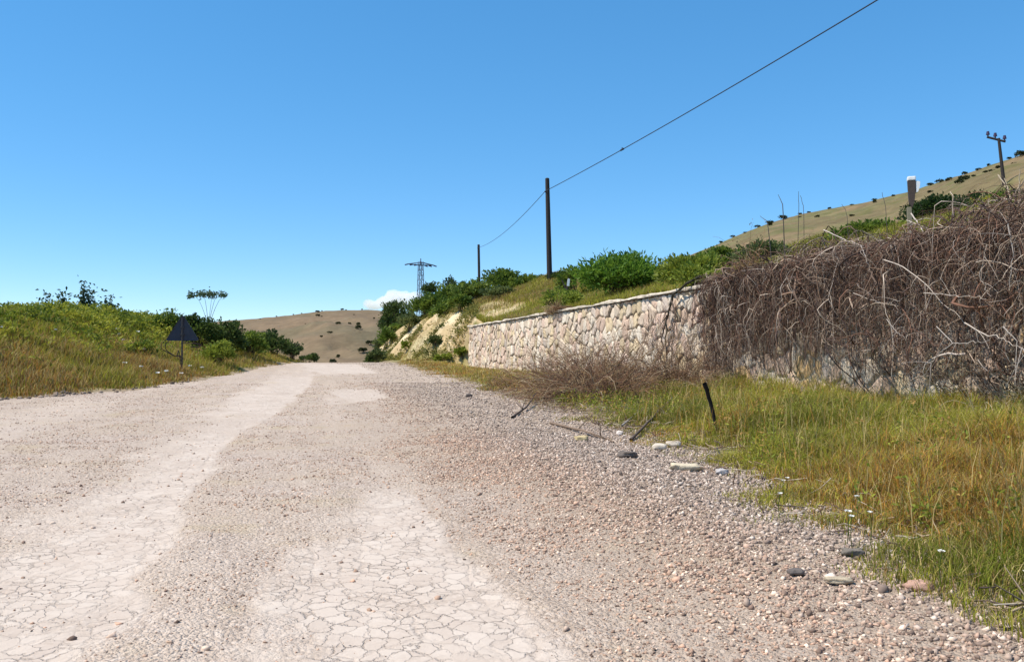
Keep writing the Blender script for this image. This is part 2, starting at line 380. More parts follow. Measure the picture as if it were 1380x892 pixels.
def road_material():
    m, nt, b = new_mat('cracked_gravel_road')
    L = nt.links.new
    tc = N(nt, 'ShaderNodeTexCoord'); obj = tc.outputs['Object']
    tr = N(nt, 'ShaderNodeAttribute', attribute_name='track')
    def noise(sc, det=6, rough=.6):
        n = N(nt, 'ShaderNodeTexNoise'); n.inputs['Scale'].default_value = sc; n.inputs['Detail'].default_value = det; n.inputs['Roughness'].default_value = rough
        L(obj, n.inputs['Vector']); return n
    def ramp(src, stops):
        r = N(nt, 'ShaderNodeValToRGB'); e = r.color_ramp.elements
        while len(e) < len(stops): e.new(.5)
        for k, (p, c) in enumerate(stops): e[k].position = p; e[k].color = tuple(c) + (1,)
        L(src, r.inputs[0]); return r
    def mix(f, a, c, bt='MIX'):
        x = N(nt, 'ShaderNodeMix', data_type='RGBA', blend_type=bt)
        for s, v in (('Factor', f), ('A', a), ('B', c)):
            if isinstance(v, (float, int)): x.inputs[s].default_value = v
            elif isinstance(v, tuple): x.inputs[s].default_value = v + (1,)
            else: L(v, x.inputs[s])
        return x.outputs['Result']
    def math_(op, a, c=None, cl=False):
        x = N(nt, 'ShaderNodeMath', operation=op); x.use_clamp = cl
        for i, v in enumerate((a, c)):
            if v is None: continue
            if isinstance(v, (float, int)): x.inputs[i].default_value = v
            else: L(v, x.inputs[i])
        return x.outputs[0]
    # irregular edge of the worn-smooth tracks
    nfine = noise(9, 5, .7)
    tsum = math_('ADD', tr.outputs['Fac'], math_('MULTIPLY', math_('SUBTRACT', nfine.outputs['Fac'], .5), 1.1))
    tmask = ramp(tsum, [(.22, (0, 0, 0)), (.85, (1, 1, 1))]).outputs[0]
    # loose gravel: speckle of small stones
    vg = N(nt, 'ShaderNodeTexVoronoi'); vg.inputs['Scale'].default_value = 38; L(obj, vg.inputs['Vector'])
    vg2 = N(nt, 'ShaderNodeTexVoronoi'); vg2.inputs['Scale'].default_value = 85; L(obj, vg2.inputs['Vector'])
    sep = N(nt, 'ShaderNodeSeparateColor'); L(vg.outputs['Color'], sep.inputs[0])
    stone = ramp(sep.outputs[0], [(0, (.27, .205, .165)), (.3, (.44, .34, .27)), (.7, (.57, .455, .37)), (1, (.74, .63, .54))]).outputs[0]
    fines = mix(noise(2.2).outputs['Fac'], (.44, .335, .255), (.57, .455, .365))
    grav = mix(.6, fines, stone)
    big = ramp(noise(.45, 5).outputs['Fac'], [(.35, (0, 0, 0)), (.7, (1, 1, 1))]).outputs[0]
    grav = mix(math_('MULTIPLY', big, .6), grav, (.50, .385, .275))
    smap = N(nt, 'ShaderNodeMapping'); smap.inputs['Scale'].default_value = (1.1, .09, 1); L(obj, smap.inputs['Vector'])
    sn = N(nt, 'ShaderNodeTexNoise'); sn.inputs['Scale'].default_value = 1.6; sn.inputs['Detail'].default_value = 6; sn.inputs['Roughness'].default_value = .65; L(smap.outputs[0], sn.inputs['Vector'])
    dust = ramp(sn.outputs['Fac'], [(.48, (0, 0, 0)), (.68, (1, 1, 1))]).outputs[0]
    grav = mix(math_('MULTIPLY', dust, .5), grav, (.62, .50, .40))
    yel = ramp(noise(.9, 5, .65).outputs['Fac'], [(.56, (0, 0, 0)), (.72, (1, 1, 1))]).outputs[0]
    grav = mix(math_('MULTIPLY', yel, .35), grav, (.46, .36, .19))
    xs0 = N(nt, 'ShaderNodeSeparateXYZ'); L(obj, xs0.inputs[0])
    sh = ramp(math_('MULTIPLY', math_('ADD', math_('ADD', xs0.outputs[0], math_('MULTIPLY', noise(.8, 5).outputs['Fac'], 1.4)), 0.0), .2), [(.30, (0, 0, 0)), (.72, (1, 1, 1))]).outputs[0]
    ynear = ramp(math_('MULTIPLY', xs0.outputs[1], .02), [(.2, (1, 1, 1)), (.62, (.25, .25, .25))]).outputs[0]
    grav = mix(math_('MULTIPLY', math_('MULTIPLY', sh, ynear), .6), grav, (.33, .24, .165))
    # worn track: pale dusty crust with cracks
    warp = noise(4.2, 5, .7)
    wv = N(nt, 'ShaderNodeVectorMath', operation='MULTIPLY_ADD')
    L(warp.outputs['Color'], wv.inputs[0]); wv.inputs[1].default_value = (.24, .24, .0); L(obj, wv.inputs[2])
    flat = N(nt, 'ShaderNodeVectorMath', operation='MULTIPLY'); L(wv.outputs[0], flat.inputs[0]); flat.inputs[1].default_value = (1, .72, 0)
    vc = N(nt, 'ShaderNodeTexVoronoi', feature='DISTANCE_TO_EDGE'); vc.inputs['Scale'].default_value = 9.6; L(flat.outputs[0], vc.inputs['Vector'])
    vcc = N(nt, 'ShaderNodeTexVoronoi'); vcc.inputs['Scale'].default_value = 9.6; L(flat.outputs[0], vcc.inputs['Vector'])
    vb = N(nt, 'ShaderNodeTexVoronoi', feature='DISTANCE_TO_EDGE'); vb.inputs['Scale'].default_value = 1.6; L(flat.outputs[0], vb.inputs['Vector'])
    wvar = math_('MULTIPLY', ramp(noise(1.7, 5, .7).outputs['Fac'], [(.34, (0, 0, 0)), (.72, (1, 1, 1))]).outputs[0], .085)
    crack = math_('SUBTRACT', 1.0, math_('DIVIDE', vc.outputs['Distance'], math_('ADD', wvar, .012)), True)
    crackb = math_('SUBTRACT', 1.0, math_('DIVIDE', vb.outputs['Distance'], .028), True)
    xs = N(nt, 'ShaderNodeSeparateXYZ'); L(obj, xs.inputs[0])
    right = ramp(math_('MULTIPLY', math_('ADD', xs.outputs[0], 2.4), .3), [(.42, (.75, .75, .75)), (.6, (1, 1, 1))]).outputs[0]
    crackm = math_('MAXIMUM', math_('MULTIPLY', crack, right), math_('MULTIPLY', crackb, .55))
    scs = N(nt, 'ShaderNodeSeparateColor'); L(vcc.outputs['Color'], scs.inputs[0])
    crust = mix(scs.outputs[1], (.575, .47, .385), (.67, .565, .47))
    crust = mix(math_('MULTIPLY', noise(14, 6, .75).outputs['Fac'], .55), crust, (.48, .38, .30))
    grit = ramp(noise(1.1, 6, .7).outputs['Fac'], [(.46, (0, 0, 0)), (.62, (1, 1, 1))]).outputs[0]
    crust = mix(math_('MULTIPLY', grit, .55), crust, mix(.5, stone, (.52, .41, .32)))
    crackm = math_('MULTIPLY', crackm, ramp(noise(1.9, 5, .75).outputs['Fac'], [(.38, (.12, .12, .12)), (.60, (1, 1, 1))]).outputs[0])
    crust = mix(math_('MULTIPLY', crackm, .58), crust, (.38, .285, .215))
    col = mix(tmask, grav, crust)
    L(col, b.inputs['Base Color']); b.inputs['Roughness'].default_value = .95; b.inputs['Specular IOR Level'].default_value = .1
    gh = math_('ADD', math_('MULTIPLY', vg.outputs['Distance'], -1.0), math_('MULTIPLY', vg2.outputs['Distance'], -.5))
    chh = math_('ADD', math_('MULTIPLY', crackm, -.8), math_('MULTIPLY', noise(40, 6, .7).outputs['Fac'], .35))
    hx = N(nt, 'ShaderNodeMix', data_type='FLOAT'); L(tmask, hx.inputs['Factor']); L(gh, hx.inputs['A']); L(chh, hx.inputs['B'])
    bp = N(nt, 'ShaderNodeBump'); bp.inputs['Strength'].default_value = .8; bp.inputs['Distance'].default_value = .022
    L(hx.outputs['Result'], bp.inputs['Height']); L(bp.outputs[0], b.inputs['Normal'])
    return m
road = link('road', mesh_np('road', RV, inv.reshape(-1, 4), None, True, {'track': TM.reshape(-1)[used]}), road_material())
struct(road)
def surf(X, Y):
    """top of whichever of road and ground is higher"""
    return np.maximum(terrain(X, Y), np.where((X > xl(Y) - 2) & (X < xr(Y) + 2), road_z(X, Y, track_mask(X, Y)), -99))

# loose gravel on the road
def scatter(n, x0, x1, y0, y1):
    return rng.uniform(x0, x1, n), rng.uniform(y0, y1, n)
STONE_PAL = np.array([[.47, .35, .285], [.56, .43, .35], [.38, .28, .225], [.53, .44, .385], [.76, .65, .56], [.19, .145, .125], [.56, .39, .305], [.31, .23, .195]])
def gravel_batch(n, x0, x1, y0, y1, smin, smax, base, dens):
    X, Y = scatter(n, x0, x1, y0, y1)
    k = (X > xl(Y) + .1) & (X < xr(Y) + .35) & (rng.random(n) < dens(X, Y)) & (np.abs(X) < Y * 1.25 + 2.5)
    X, Y = X[k], Y[k]
    S = smin * (smax / smin) ** (rng.random(len(X)) ** 2.0)
    S = S * lerp(.68, 1.2, ss(1.0, 4, X))
    C = STONE_PAL[rng.integers(0, len(STONE_PAL), len(X))] * np.array([1.06, .94, .82]) * rng.uniform(.8, 1.2, (len(X), 1))
    grey = ss(2.2, 4.2, X)
    C = mixc(C, C.mean(1, keepdims=True) * np.array([1.06, .93, .80]) * np.where(rng.random((len(X), 1)) < .4, .6, 1.05), grey * .6)
    C = C * lerp(1.0, .94, ss(1.5, 3.2, X))[:, None]
    Z = surf(X, Y) + S * lerp(.05, .3, rng.random(len(X)))
    return pebbles(np.stack([X, Y, Z], 1), S, C, base)
def dens(X, Y):
    t = track_mask(X, Y)
    cl = fbm(X, Y, 1.6, 3, 41)
    return (1 - .965 * ss(.15, .75, t)) * np.clip(.10 + .65 * ss(.35, .7, cl) + .6 * ss(1.3, 3.2, X), 0, 1)
gp = [gravel_batch(110000, -7, 6, 2.2, 8, .005, .018, 'oct', dens),
      gravel_batch(60000, 1.4, 6.2, 2.2, 15, .007, .026, 'oct', dens),
      gravel_batch(100000, -10, 6.5, 8, 16, .008, .023, 'oct', dens),
      gravel_batch(70000, -11, 7, 16, 34, .012, .031, 'oct', dens),
      gravel_batch(900, -6, 6, 2.5, 16, .018, .038, 'ico', lambda X, Y: np.full(X.shape, .8)),
      gravel_batch(8000, -6, 7, 34, 62, .014, .035, 'oct', dens)]
# darker clods along the left road edge
X, Y = scatter(9000, -9.5, -3, 22, 36); e = xl(Y) - X + (fbm(X, Y, 1.1, 3, 44) - .5) * 1.4; k = (np.abs(e) < .45 * rng.random(9000)) & (rng.random(9000) < .25 + .75 * ss(31, 27, Y)); X, Y = X[k], Y[k]
gp.append(pebbles(np.stack([X, Y, surf(X, Y) + .01], 1), .02 + .07 * rng.random(len(X)) ** 3, np.array([.22, .165, .125]) * rng.uniform(.5, 1.6, (len(X), 1)), 'ico'))
V, F, C = cat(gp)
tag(link('gravel', mesh_np('gravel', V, F, C), M_PEB), 'loose pinkish grey gravel strewn over the worn road', 'gravel', kind='stuff')

# ------------------------------------------------------------------ retaining wall
WY0, WY1, WX, WT, WZ0 = -8.0, 60.2, 12.0, 3.52, -.15
wy = np.arange(WY0, WY1 + .001, .04); wz = np.arange(WZ0, WT + .001, .04)
A, B = np.meshgrid(wy, wz)
def voro(a, b, cell=.44, sq=1.12, seed=3):
    r = np.random.default_rng(seed); J = r.random((400, 64, 2)); Hs = r.random((400, 64, 5))
    a2 = a / cell + 40; b2 = b / (cell * sq) + 8
    a2 = a2 + (fbm(a, b, 2.2, 2, 51) - .5) * .35; b2 = b2 + (fbm(a, b, 2.2, 2, 55) - .5) * .35
    i = np.floor(a2).astype(int); j = np.floor(b2).astype(int)
    d1 = np.full(a.shape, 9.); d2 = np.full(a.shape, 9.); id_i = i.copy(); id_j = j.copy(); ox = np.zeros(a.shape); oy = np.zeros(a.shape)
    for di in (-1, 0, 1):
        for dj in (-1, 0, 1):
            ci, cj = i + di, j + dj
            sx = ci + .02 + .96 * J[ci % 400, cj % 64, 0] + .5 * (cj % 2); sy = cj + .04 + .92 * J[ci % 400, cj % 64, 1]
            d = np.maximum(np.hypot(a2 - sx, b2 - sy), .0)
            n1 = d < d1
            d2 = np.where(n1, d1, np.minimum(d2, d)); 
            id_i = np.where(n1, ci, id_i); id_j = np.where(n1, cj, id_j); ox = np.where(n1, a2 - sx, ox); oy = np.where(n1, b2 - sy, oy)
            d1 = np.where(n1, d, d1)
    return d1, d2, Hs[id_i % 400, id_j % 64], ox, oy
d1, d2, H5, ox, oy = voro(A, B)
edge = d2 - d1
wj = .04 + .09 * vnoise(A, B, 1.3, 66); st = ss(wj, wj + .055, edge)
relief = st * (.05 + .06 * H5[..., 0] + (H5[..., 1] - .5) * .08 * ox + (H5[..., 2] - .5) * .08 * oy) + .018 * (fbm(A, B, 9, 3, 57) - .5)
rib = ss(.0, .05, edge) * (1 - ss(.05, .10, edge))
relief = relief + .0 * rib
pal = np.array([[.68, .53, .40], [.72, .59, .45], [.60, .435, .325], [.75, .64, .51], [.68, .53, .34], [.60, .49, .40], [.69, .505, .395]])
sc_ = pal[(H5[..., 3] * len(pal)).astype(int)] * (.78 + .4 * H5[..., 4])[..., None]
mort_shade = mixc(np.array([.16, .115, .09]), np.array([.64, .54, .41]), ss(.44, .62, fbm(A, B, 1.6, 3, 58)))  # pale mortar; its dark share paints the shadow lines of the joints
wc = mixc(mort_shade, sc_, st)
stain = ss(.5, .8, fbm(A * 1.0, B * .35, 1.0, 4, 59)); wc = mixc(wc, wc * np.array([.72, .68, .62]), stain * .7)
moss = ss(.55, .75, fbm(A, B, .7, 4, 60)) * ss(1.4, .2, B); wc = mixc(wc, np.array([.22, .2, .1]), moss * .45)
ox_ = np.where((((A - 18.2) / .5) ** 2 + ((B - 1.15) / .45) ** 2 < 1) | (((A - 21.3) / .5) ** 2 + ((B - .8) / .4) ** 2 < 1) | (((A - 11.4) / .6) ** 2 + ((B - 1.6) / .8) ** 2 < 1) | (A > 22.3) & (A < 23.6) & (B > 2.6) & (B < 3.3), 1, 0)
wc = mixc(wc, np.array([.66, .42, .17]), .75 * ox_ * st)
batter = (B - WZ0) * .02
WXV = WX - relief + batter
V = np.stack([WXV, A, B], -1).reshape(-1, 3); F = grid_faces(len(wz), len(wy))[:, ::-1]
C = wc.reshape(-1, 3)
# plain body behind the facing
def box_vf(x0, x1, y0, y1, z0, z1):
    v = np.array([(x, y, z) for x in (x0, x1) for y in (y0, y1) for z in (z0, z1)], float)
    f = np.array([(0, 1, 3, 2), (4, 6, 7, 5), (0, 4, 5, 1), (2, 3, 7, 6), (0, 2, 6, 4), (1, 5, 7, 3)])
    return v, f
bv, bf = box_vf(WX + .12, WX + .42, WY0, WY1 + .02, WZ0, WT - .01)
V, F, C = cat([(V, F, C), (bv, bf, np.tile([.45, .38, .3], (8, 1)))])
wall = tag(link('retaining_wall', mesh_np('retaining_wall', V, F, C), M_WALL), 'long retaining wall of pinkish cream rubble stone beside the road', 'wall')
cy = np.arange(WY0, WY1 + .3, .12); ca = np.array([0, .25, .5, .75, 1.0])
prof = np.array([(-.13, 0), (-.15, .03), (-.14, .085), (.0, .10), (.2, .10), (.40, .09), (.42, 0)])
PV = np.zeros((len(cy), len(prof), 3))
nz_ = (vnoise(cy, cy * 0, 1.3, 61) - .5)
for k, (px_, pz_) in enumerate(prof):
    jj = (vnoise(cy, cy * 0 + k * 3.1, 4, 62) - .5)
    PV[:, k, 0] = WX + .06 + px_ + jj * .07 + (vnoise(cy, cy * 0, .5, 64) - .5) * .06; PV[:, k, 1] = cy; PV[:, k, 2] = WT + .003 + pz_ * (.75 + .6 * vnoise(cy, cy * 0, .8, 65)) + (jj * .05 + nz_ * .07) * (pz_ > .01)
cc = np.array([.62, .53, .42]) * (.5 + .8 * fbm(PV[..., 1], PV[..., 2], 1.1, 4, 63))[..., None]
link('coping', mesh_np('coping', PV.reshape(-1, 3), grid_faces(len(cy), len(prof)), cc.reshape(-1, 3), False), M_WALL, wall)

# ------------------------------------------------------------------ grass
G_GREEN = np.array([.20, .225, .026]); G_LIME = np.array([.40, .385, .045]); G_OLIVE = np.array([.30, .25, .05])
G_STRAW = np.array([.60, .46, .19]); G_RUST = np.array([.52, .27, .055]); G_BROWN = np.array([.33, .20, .08])
def pick(c1, c2, p):
    return np.where((rng.random(len(p)) < p)[:, None], c2[None, :] if c2.ndim == 1 else c2, c1)
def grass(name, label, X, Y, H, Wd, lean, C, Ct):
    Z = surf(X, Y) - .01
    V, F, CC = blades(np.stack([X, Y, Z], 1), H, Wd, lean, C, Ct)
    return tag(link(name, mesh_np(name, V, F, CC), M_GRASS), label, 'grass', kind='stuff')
# right verge
def verge_pts(n, y0, y1):
    Y = rng.uniform(y0, y1, n); X = rng.uniform(3.4, 12.0, n)
    e = X - xr(Y) + .35 + (fbm(X, Y, .9, 3, 71) - .5) * 1.3
    pr = ss(-.3, .55, e) * (.08 + .92 * ss(.34, .58, fbm(X, Y, 1.1, 3, 72) + .12 * ss(1.0, 2.5, e)))
    thin = (1 - .85 * ss(17, 20, Y) * (1 - ss(27, 31, Y)) * ss(10.5, 8.5, X))
    k = (rng.random(n) < pr * thin) & (X < Y * 1.35 + 2.5) & (X < 11.85)
    return X[k], Y[k], e[k]
xs, ys, es = [], [], []
for n, y0, y1 in ((150000, 2.5, 9), (150000, 9, 16), (90000, 16, 30), (70000, 30, 63)):
    a, b, c = verge_pts(n, y0, y1); xs.append(a); ys.append(b); es.append(c)
X = np.concatenate(xs); Y = np.concatenate(ys); E_ = np.concatenate(es); n = len(X)
dist = np.hypot(X, Y)
patch = fbm(X, Y, .45, 3, 73)
rust = np.clip(.8 * ss(.57, .76, fbm(X, Y, .55, 3, 74)) + 1.4 * ss(1.25, .3, np.hypot((X - 7.2) / 2.6, (Y - 6.4) / 2.8)), 0, 1) * .8
far_straw = ss(24, 34, Y) * .75
C = G_GREEN * np.ones((n, 1)); C = pick(C, G_LIME, ss(.35, .6, patch)); C = pick(C, G_OLIVE, np.full(n, .2))
C = pick(C, G_STRAW, np.clip(.15 + far_straw * .5 + .25 * rust, 0, 1)); C = pick(C, G_RUST, np.clip(rust * .62 + far_straw * .25, 0, 1)); C = pick(C, G_BROWN, np.clip(.08 + rust * .2 + far_straw * .2, 0, 1))
C = C * rng.uniform(.55, 1.35, (n, 1)) * (.75 + .5 * fbm(X, Y, 2.6, 3, 87))[:, None]
H = (.07 + .29 * ss(0, 2.2, E_)) * (1 + .7 * ss(10.6, 11.6, X) * ss(24, 20, Y)) * (1 - .35 * ss(34, 44, Y)) * rng.uniform(.45, 1.35, n) * (.55 + .8 * ss(.25, .75, fbm(X, Y, 1.7, 3, 86))) * (1 - .25 * ss(30, 50, Y))
Wd = np.clip(.0026 + dist * .00042, .003, .03) * rng.uniform(.7, 1.6, n)
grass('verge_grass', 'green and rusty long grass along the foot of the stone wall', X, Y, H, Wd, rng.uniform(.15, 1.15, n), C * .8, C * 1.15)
# seed stalks and weed leaves in the verge
Y2 = rng.uniform(3, 30, 16000); X2 = rng.uniform(4, 11.8, 16000)
k = (X2 > xr(Y2) + .3 + rng.random(16000)) & (X2 < Y2 * 1.35 + 2) & (rng.random(16000) < .3 + .7 * ss(.5, .7, fbm(X2, Y2, .55, 3, 74)))
k &= ~((Y2 > 18) & (Y2 < 30) & (X2 < 9))
X2, Y2 = X2[k], Y2[k]; n2_ = len(X2)
Cs = np.where(rng.random((n2_, 1)) < .6, G_STRAW[None] * 1.1, G_RUST[None] * 1.1) * rng.uniform(.75, 1.25, (n2_, 1))
grass('seed_grass', 'dry straw coloured seed stalks standing among the verge grass', X2, Y2, rng.uniform(.4, .75, n2_), np.full(n2_, .005) + np.hypot(X2, Y2) * .0003, rng.uniform(.1, .5, n2_), Cs * .8, Cs)

X3 = rng.uniform(4, 11.6, 5200); Y3 = rng.uniform(3.5, 26, 5200)
k = (X3 > xr(Y3) + .3) & (X3 < Y3 * 1.35 + 2) & (fbm(X3, Y3, .8, 3, 85) > .48)
X3, Y3 = X3[k], Y3[k]; m = 12; P = np.repeat(np.stack([X3, Y3, terrain(X3, Y3)], 1), m, 0); n = len(P); hh_ = np.repeat(rng.uniform(.15, .5, len(X3)), m)
P = P + np.stack([rng.normal(0, .05, n), rng.normal(0, .05, n), rng.random(n) * hh_], 1)
C = mixc(np.array([.15, .20, .022]), np.array([.42, .42, .06]), np.repeat(rng.random(len(X3)), m)) * rng.uniform(.7, 1.3, (n, 1))
C = np.where((np.repeat(rng.random(len(X3)), m) < .2)[:, None], np.array([.5, .30, .09]) * rng.uniform(.7, 1.2, (n, 1)), C)
D = rng.normal(0, 1, (n, 3)); D[:, 2] = np.abs(D[:, 2]) + .2
V, F, CC = leafcards(P, D, rng.uniform(.035, .10, n), rng.uniform(.012, .032, n), C)
tag(link('verge_weeds', mesh_np('verge_weeds', V, F, CC), M_LEAF), 'small leafy weeds mixed into the grass before the stone wall', 'weeds', kind='stuff')
# left bank
def left_pts(n, x0, x1, y0, y1):
    X = rng.uniform(x0, x1, n); Y = rng.uniform(y0, y1, n)
    e = xl(Y) - X + (fbm(X, Y, .9, 3, 75) - .5) * 1.2
    k = (rng.random(n) < ss(-.1, .7, e)) & (X > -Y * .62 - 6)
    return X[k], Y[k], e[k]
xs, ys, es = [], [], []
for a in ((150000, -20, -3, 20, 42), (120000, -32, 2, 40, 72), (20000, -14, -8, 12, 24)):
    p, q, r_ = left_pts(*a); xs.append(p); ys.append(q); es.append(r_)
X = np.concatenate(xs); Y = np.concatenate(ys); E_ = np.concatenate(es); n = len(X)
Zl = terrain(X, Y); hi = ss(1.2, 2.3, Zl + (fbm(X, Y, .3, 3, 76) - .5) * 1.6)
dry = ss(.35, .6, fbm(X, Y, .28, 3, 77)) * (1 - hi)
C = G_OLIVE * np.ones((n, 1)); C = pick(C, G_LIME, .25 + .55 * hi); C = pick(C, G_GREEN, .15 + .3 * hi)
C = pick(C, G_STRAW * .8, .12 + .35 * dry); C = pick(C, G_RUST * .8, .06 + .25 * dry); C = pick(C, G_BROWN, .1 + .25 * dry)
C = C * rng.uniform(.7, 1.3, (n, 1))
H = (.10 + .30 * ss(0, 1.8, E_)) * rng.uniform(.5, 1.5, n)
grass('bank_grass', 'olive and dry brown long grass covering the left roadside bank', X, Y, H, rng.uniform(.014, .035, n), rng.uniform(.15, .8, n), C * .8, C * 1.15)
# broad weeds on the upper part of the left bank
X = rng.uniform(-30, 1, 90000); Y = rng.uniform(30, 72, 90000); Zl = terrain(X, Y)
k = (xl(Y) - X > 1.5) & (rng.random(90000) < ss(1.35, 2.6, Zl + (fbm(X, Y, .4, 3, 78) - .5) * 2.2)) & (X > -Y * .62 - 6)
X, Y, Zl = X[k], Y[k], Zl[k]; m = 5
P = np.repeat(np.stack([X, Y, Zl], 1), m, 0); n = len(P)
hump = .3 + 1.0 * ss(.3, .75, fbm(P[:, 0], P[:, 1], .9, 3, 79))
P = P + np.stack([rng.normal(0, .12, n), rng.normal(0, .12, n), rng.uniform(0, .62, n) * hump], 1)
D = rng.normal(0, 1, (n, 3)); D[:, 2] = np.abs(D[:, 2]) + .3
cm = fbm(P[:, 0], P[:, 1], .5, 3, 80)
C = mixc(np.array([.15, .19, .020]), np.array([.36, .36, .042]), ss(.3, .7, cm)) * rng.uniform(.65, 1.35, (n, 1))
V, F, CC = leafcards(P, D, rng.uniform(.10, .26, n), rng.uniform(.05, .11, n), C)
tag(link('undergrowth', mesh_np('undergrowth', V, F, CC), M_LEAF), 'yellow green leafy weeds over the top of the left bank', 'weeds', kind='stuff')

# terrace behind the wall
xs, ys = [], []
Yf = rng.uniform(6, 60, 16000); kf = rng.random(16000) < ss(.42, .6, fbm(Yf, Yf * 0, .5, 3, 84)); Yf = Yf[kf]; Xf = np.full(len(Yf), 12.46) + rng.random(len(Yf)) * .3; xs.append(Xf); ys.append(Yf)
for nn, x0, x1, y0, y1 in ((70000, 12.5, 20, 6, 30), (130000, 12.5, 30, 25, 64), (70000, 12.5, 32, 60, 84), (26000, 8.5, 16, 61, 110)):
    X = rng.uniform(x0, x1, nn); Y = rng.uniform(y0, y1, nn)
    f = xfoot(Y); tp = xtop(Y)
    bare = (Y > 60) & (X > f + .2) & (X < tp + .3)
    k = (X > f) & ~((np.hypot((X - 13.8) / 2.3, (Y - 60.5) / 5.5) < .95) & (rng.random(nn) < .85)) & ~(bare & (rng.random(nn) > .18 * ss(.45, .7, fbm(X, Y * .8, .5, 4, 14)) * 3))
    xs.append(X[k]); ys.append(Y[k])
X = np.concatenate(xs); Y = np.concatenate(ys); n = len(X)
p1 = fbm(X, Y, .22, 3, 81)
brown = ss(.4, .6, p1) * ss(40, 52, Y) * (X < 24)
C = G_GREEN * np.ones((n, 1)); C = pick(C, G_LIME, .35 + .3 * (1 - brown)); C = pick(C, G_OLIVE, np.full(n, .3)); C = pick(C, G_STRAW * .8, .08 + .4 * brown); C = pick(C, G_BROWN, .08 + .35 * brown)
C = C * rng.uniform(.7, 1.3, (n, 1))
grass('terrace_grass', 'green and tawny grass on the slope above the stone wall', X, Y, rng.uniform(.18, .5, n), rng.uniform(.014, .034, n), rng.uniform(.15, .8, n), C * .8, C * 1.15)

Yb = rng.uniform(60.5, 118, 26000); Xb = rng.uniform(7.5, 15, 26000); fb_, tb_ = xfoot(Yb), xtop(Yb)
ub = (Xb - fb_) / (tb_ - fb_); vb_ = fbm(Xb, Yb * .8, .6, 4, 14)
k = (ub > -.1) & (ub < 1.15) & (rng.random(26000) < ss(.53, .66, vb_ + .14 * (ub > .85) + .14 * (ub < .12)))
Xb, Yb = Xb[k], Yb[k]; m = 5; P = np.repeat(np.stack([Xb, Yb, terrain(Xb, Yb)], 1), m, 0); n = len(P)
P = P + np.stack([rng.normal(0, .12, n), rng.normal(0, .12, n), rng.uniform(0, .45, n) * np.repeat(rng.random(len(Xb)), m)], 1)
C = mixc(np.array([.10, .12, .025]), np.array([.33, .29, .07]), np.repeat(np.clip(fbm(Xb, Yb, .9, 3, 88) * 1.6 - .3, 0, 1), m)) * rng.uniform(.6, 1.3, (n, 1))
D = rng.normal(0, 1, (n, 3)); D[:, 2] = np.abs(D[:, 2])
V, F, CC = leafcards(P, D, rng.uniform(.12, .28, n), rng.uniform(.05, .12, n), C)
tag(link('bank_weeds', mesh_np('bank_weeds', V, F, CC), M_LEAF), 'patchy green and straw weeds clinging to the ochre cut bank', 'weeds', kind='stuff')

# ------------------------------------------------------------------ bushes and trees
def crown_arrays(rx_, ry_, rz_, n, L, cols, K=None, aspect=.5, spread=.30, up=.4, flat_base=True, seed=None):
    """uneven crown: leaf clumps of several sizes round an ellipsoid of half-height rz_ centred at z = rz_"""
    K = K or max(7, int(n / 90))
    u = rng.normal(size=(K, 3)); u /= np.linalg.norm(u, axis=1, keepdims=True)
    if flat_base: u[:, 2] = np.abs(u[:, 2]) * 1.0 - .35 * rng.random(K)
    rad = rng.uniform(.35, 1.0, K) ** .6
    cen = u * rad[:, None] * np.array([rx_, ry_, rz_]) * .88 + np.array([0, 0, rz_ * .9])
    w = rng.uniform(.5, 1.6, K); idx = rng.choice(K, n, p=w / w.sum())
    sg = spread * np.array([rx_, ry_, rz_]) * rng.uniform(.5, 1.15, (K, 1))
    d = rng.normal(size=(n, 3)); d = d / (np.linalg.norm(d, axis=1, keepdims=True)) * (rng.random((n, 1)) ** .45)
    P = cen[idx] + d * sg[idx] * 1.5
    P[:, 2] = np.maximum(P[:, 2], .03)
    out = (P - np.array([0, 0, rz_ * .5])) / np.array([rx_, ry_, rz_])
    D = out + rng.normal(0, .7, (n, 3)); D[:, 2] += up
    kc = rng.random(K)
    c = mixc(np.array(cols[0]), np.array(cols[1]), np.clip(kc[idx] + rng.normal(0, .18, n), 0, 1)) * rng.uniform(.72, 1.28, (n, 1))
    Ls = L * rng.uniform(.6, 1.4, n)
    return leafcards(P, D, Ls, Ls * aspect, c), cen
def stems_arrays(cen, r0, col, base_spread=.15, top=.9):
    m = len(cen); k = 6
    t = np.linspace(0, 1, k)[None, :, None]
    b = np.stack([rng.normal(0, base_spread, m), rng.normal(0, base_spread, m), np.full(m, -.12)], 1)[:, None, :]
    e = cen[:, None, :]
    P = b + (e - b) * t
    bow = (t * (1 - t)) * np.stack([-cen[:, 0] * .5, -cen[:, 1] * .5, np.abs(cen[:, 2]) * .35], 1)[:, None, :]
    P = P + bow + rng.normal(0, .02, P.shape) * cen[:, 2].mean() * (t > 0)
    R = r0 * (1 - .75 * t[..., 0]) * rng.uniform(.6, 1.2, (m, 1))
    V, F = tubes(P, R, 4)
    return V, F, np.tile(np.array(col) , (len(V), 1)) * rng.uniform(.8, 1.2, (len(V), 1))
def bush(name, label, cat_, loc, r, n, L, cols, group=None, aspect=.5, spread=.30, stem_r=.03, stem_c=(.10, .075, .05), K=None, up=.4, rz=None, foliage='foliage', stemname='stem'):
    t = thing(name, label, cat_, loc, group, rng.uniform(0, 6.28) if rz is None else rz)
    (V, F, C), cen = crown_arrays(r[0], r[1], r[2], n, L, cols, K, aspect, spread, up)
    link(foliage, mesh_np(foliage, V, F, C), M_LEAF, t)
    V, F, C = stems_arrays(cen[:min(len(cen), 28)], stem_r, stem_c, base_spread=.12 * r[0])
    link(stemname, mesh_np(stemname, V, F, C, True), M_TWIG, t)
    return t
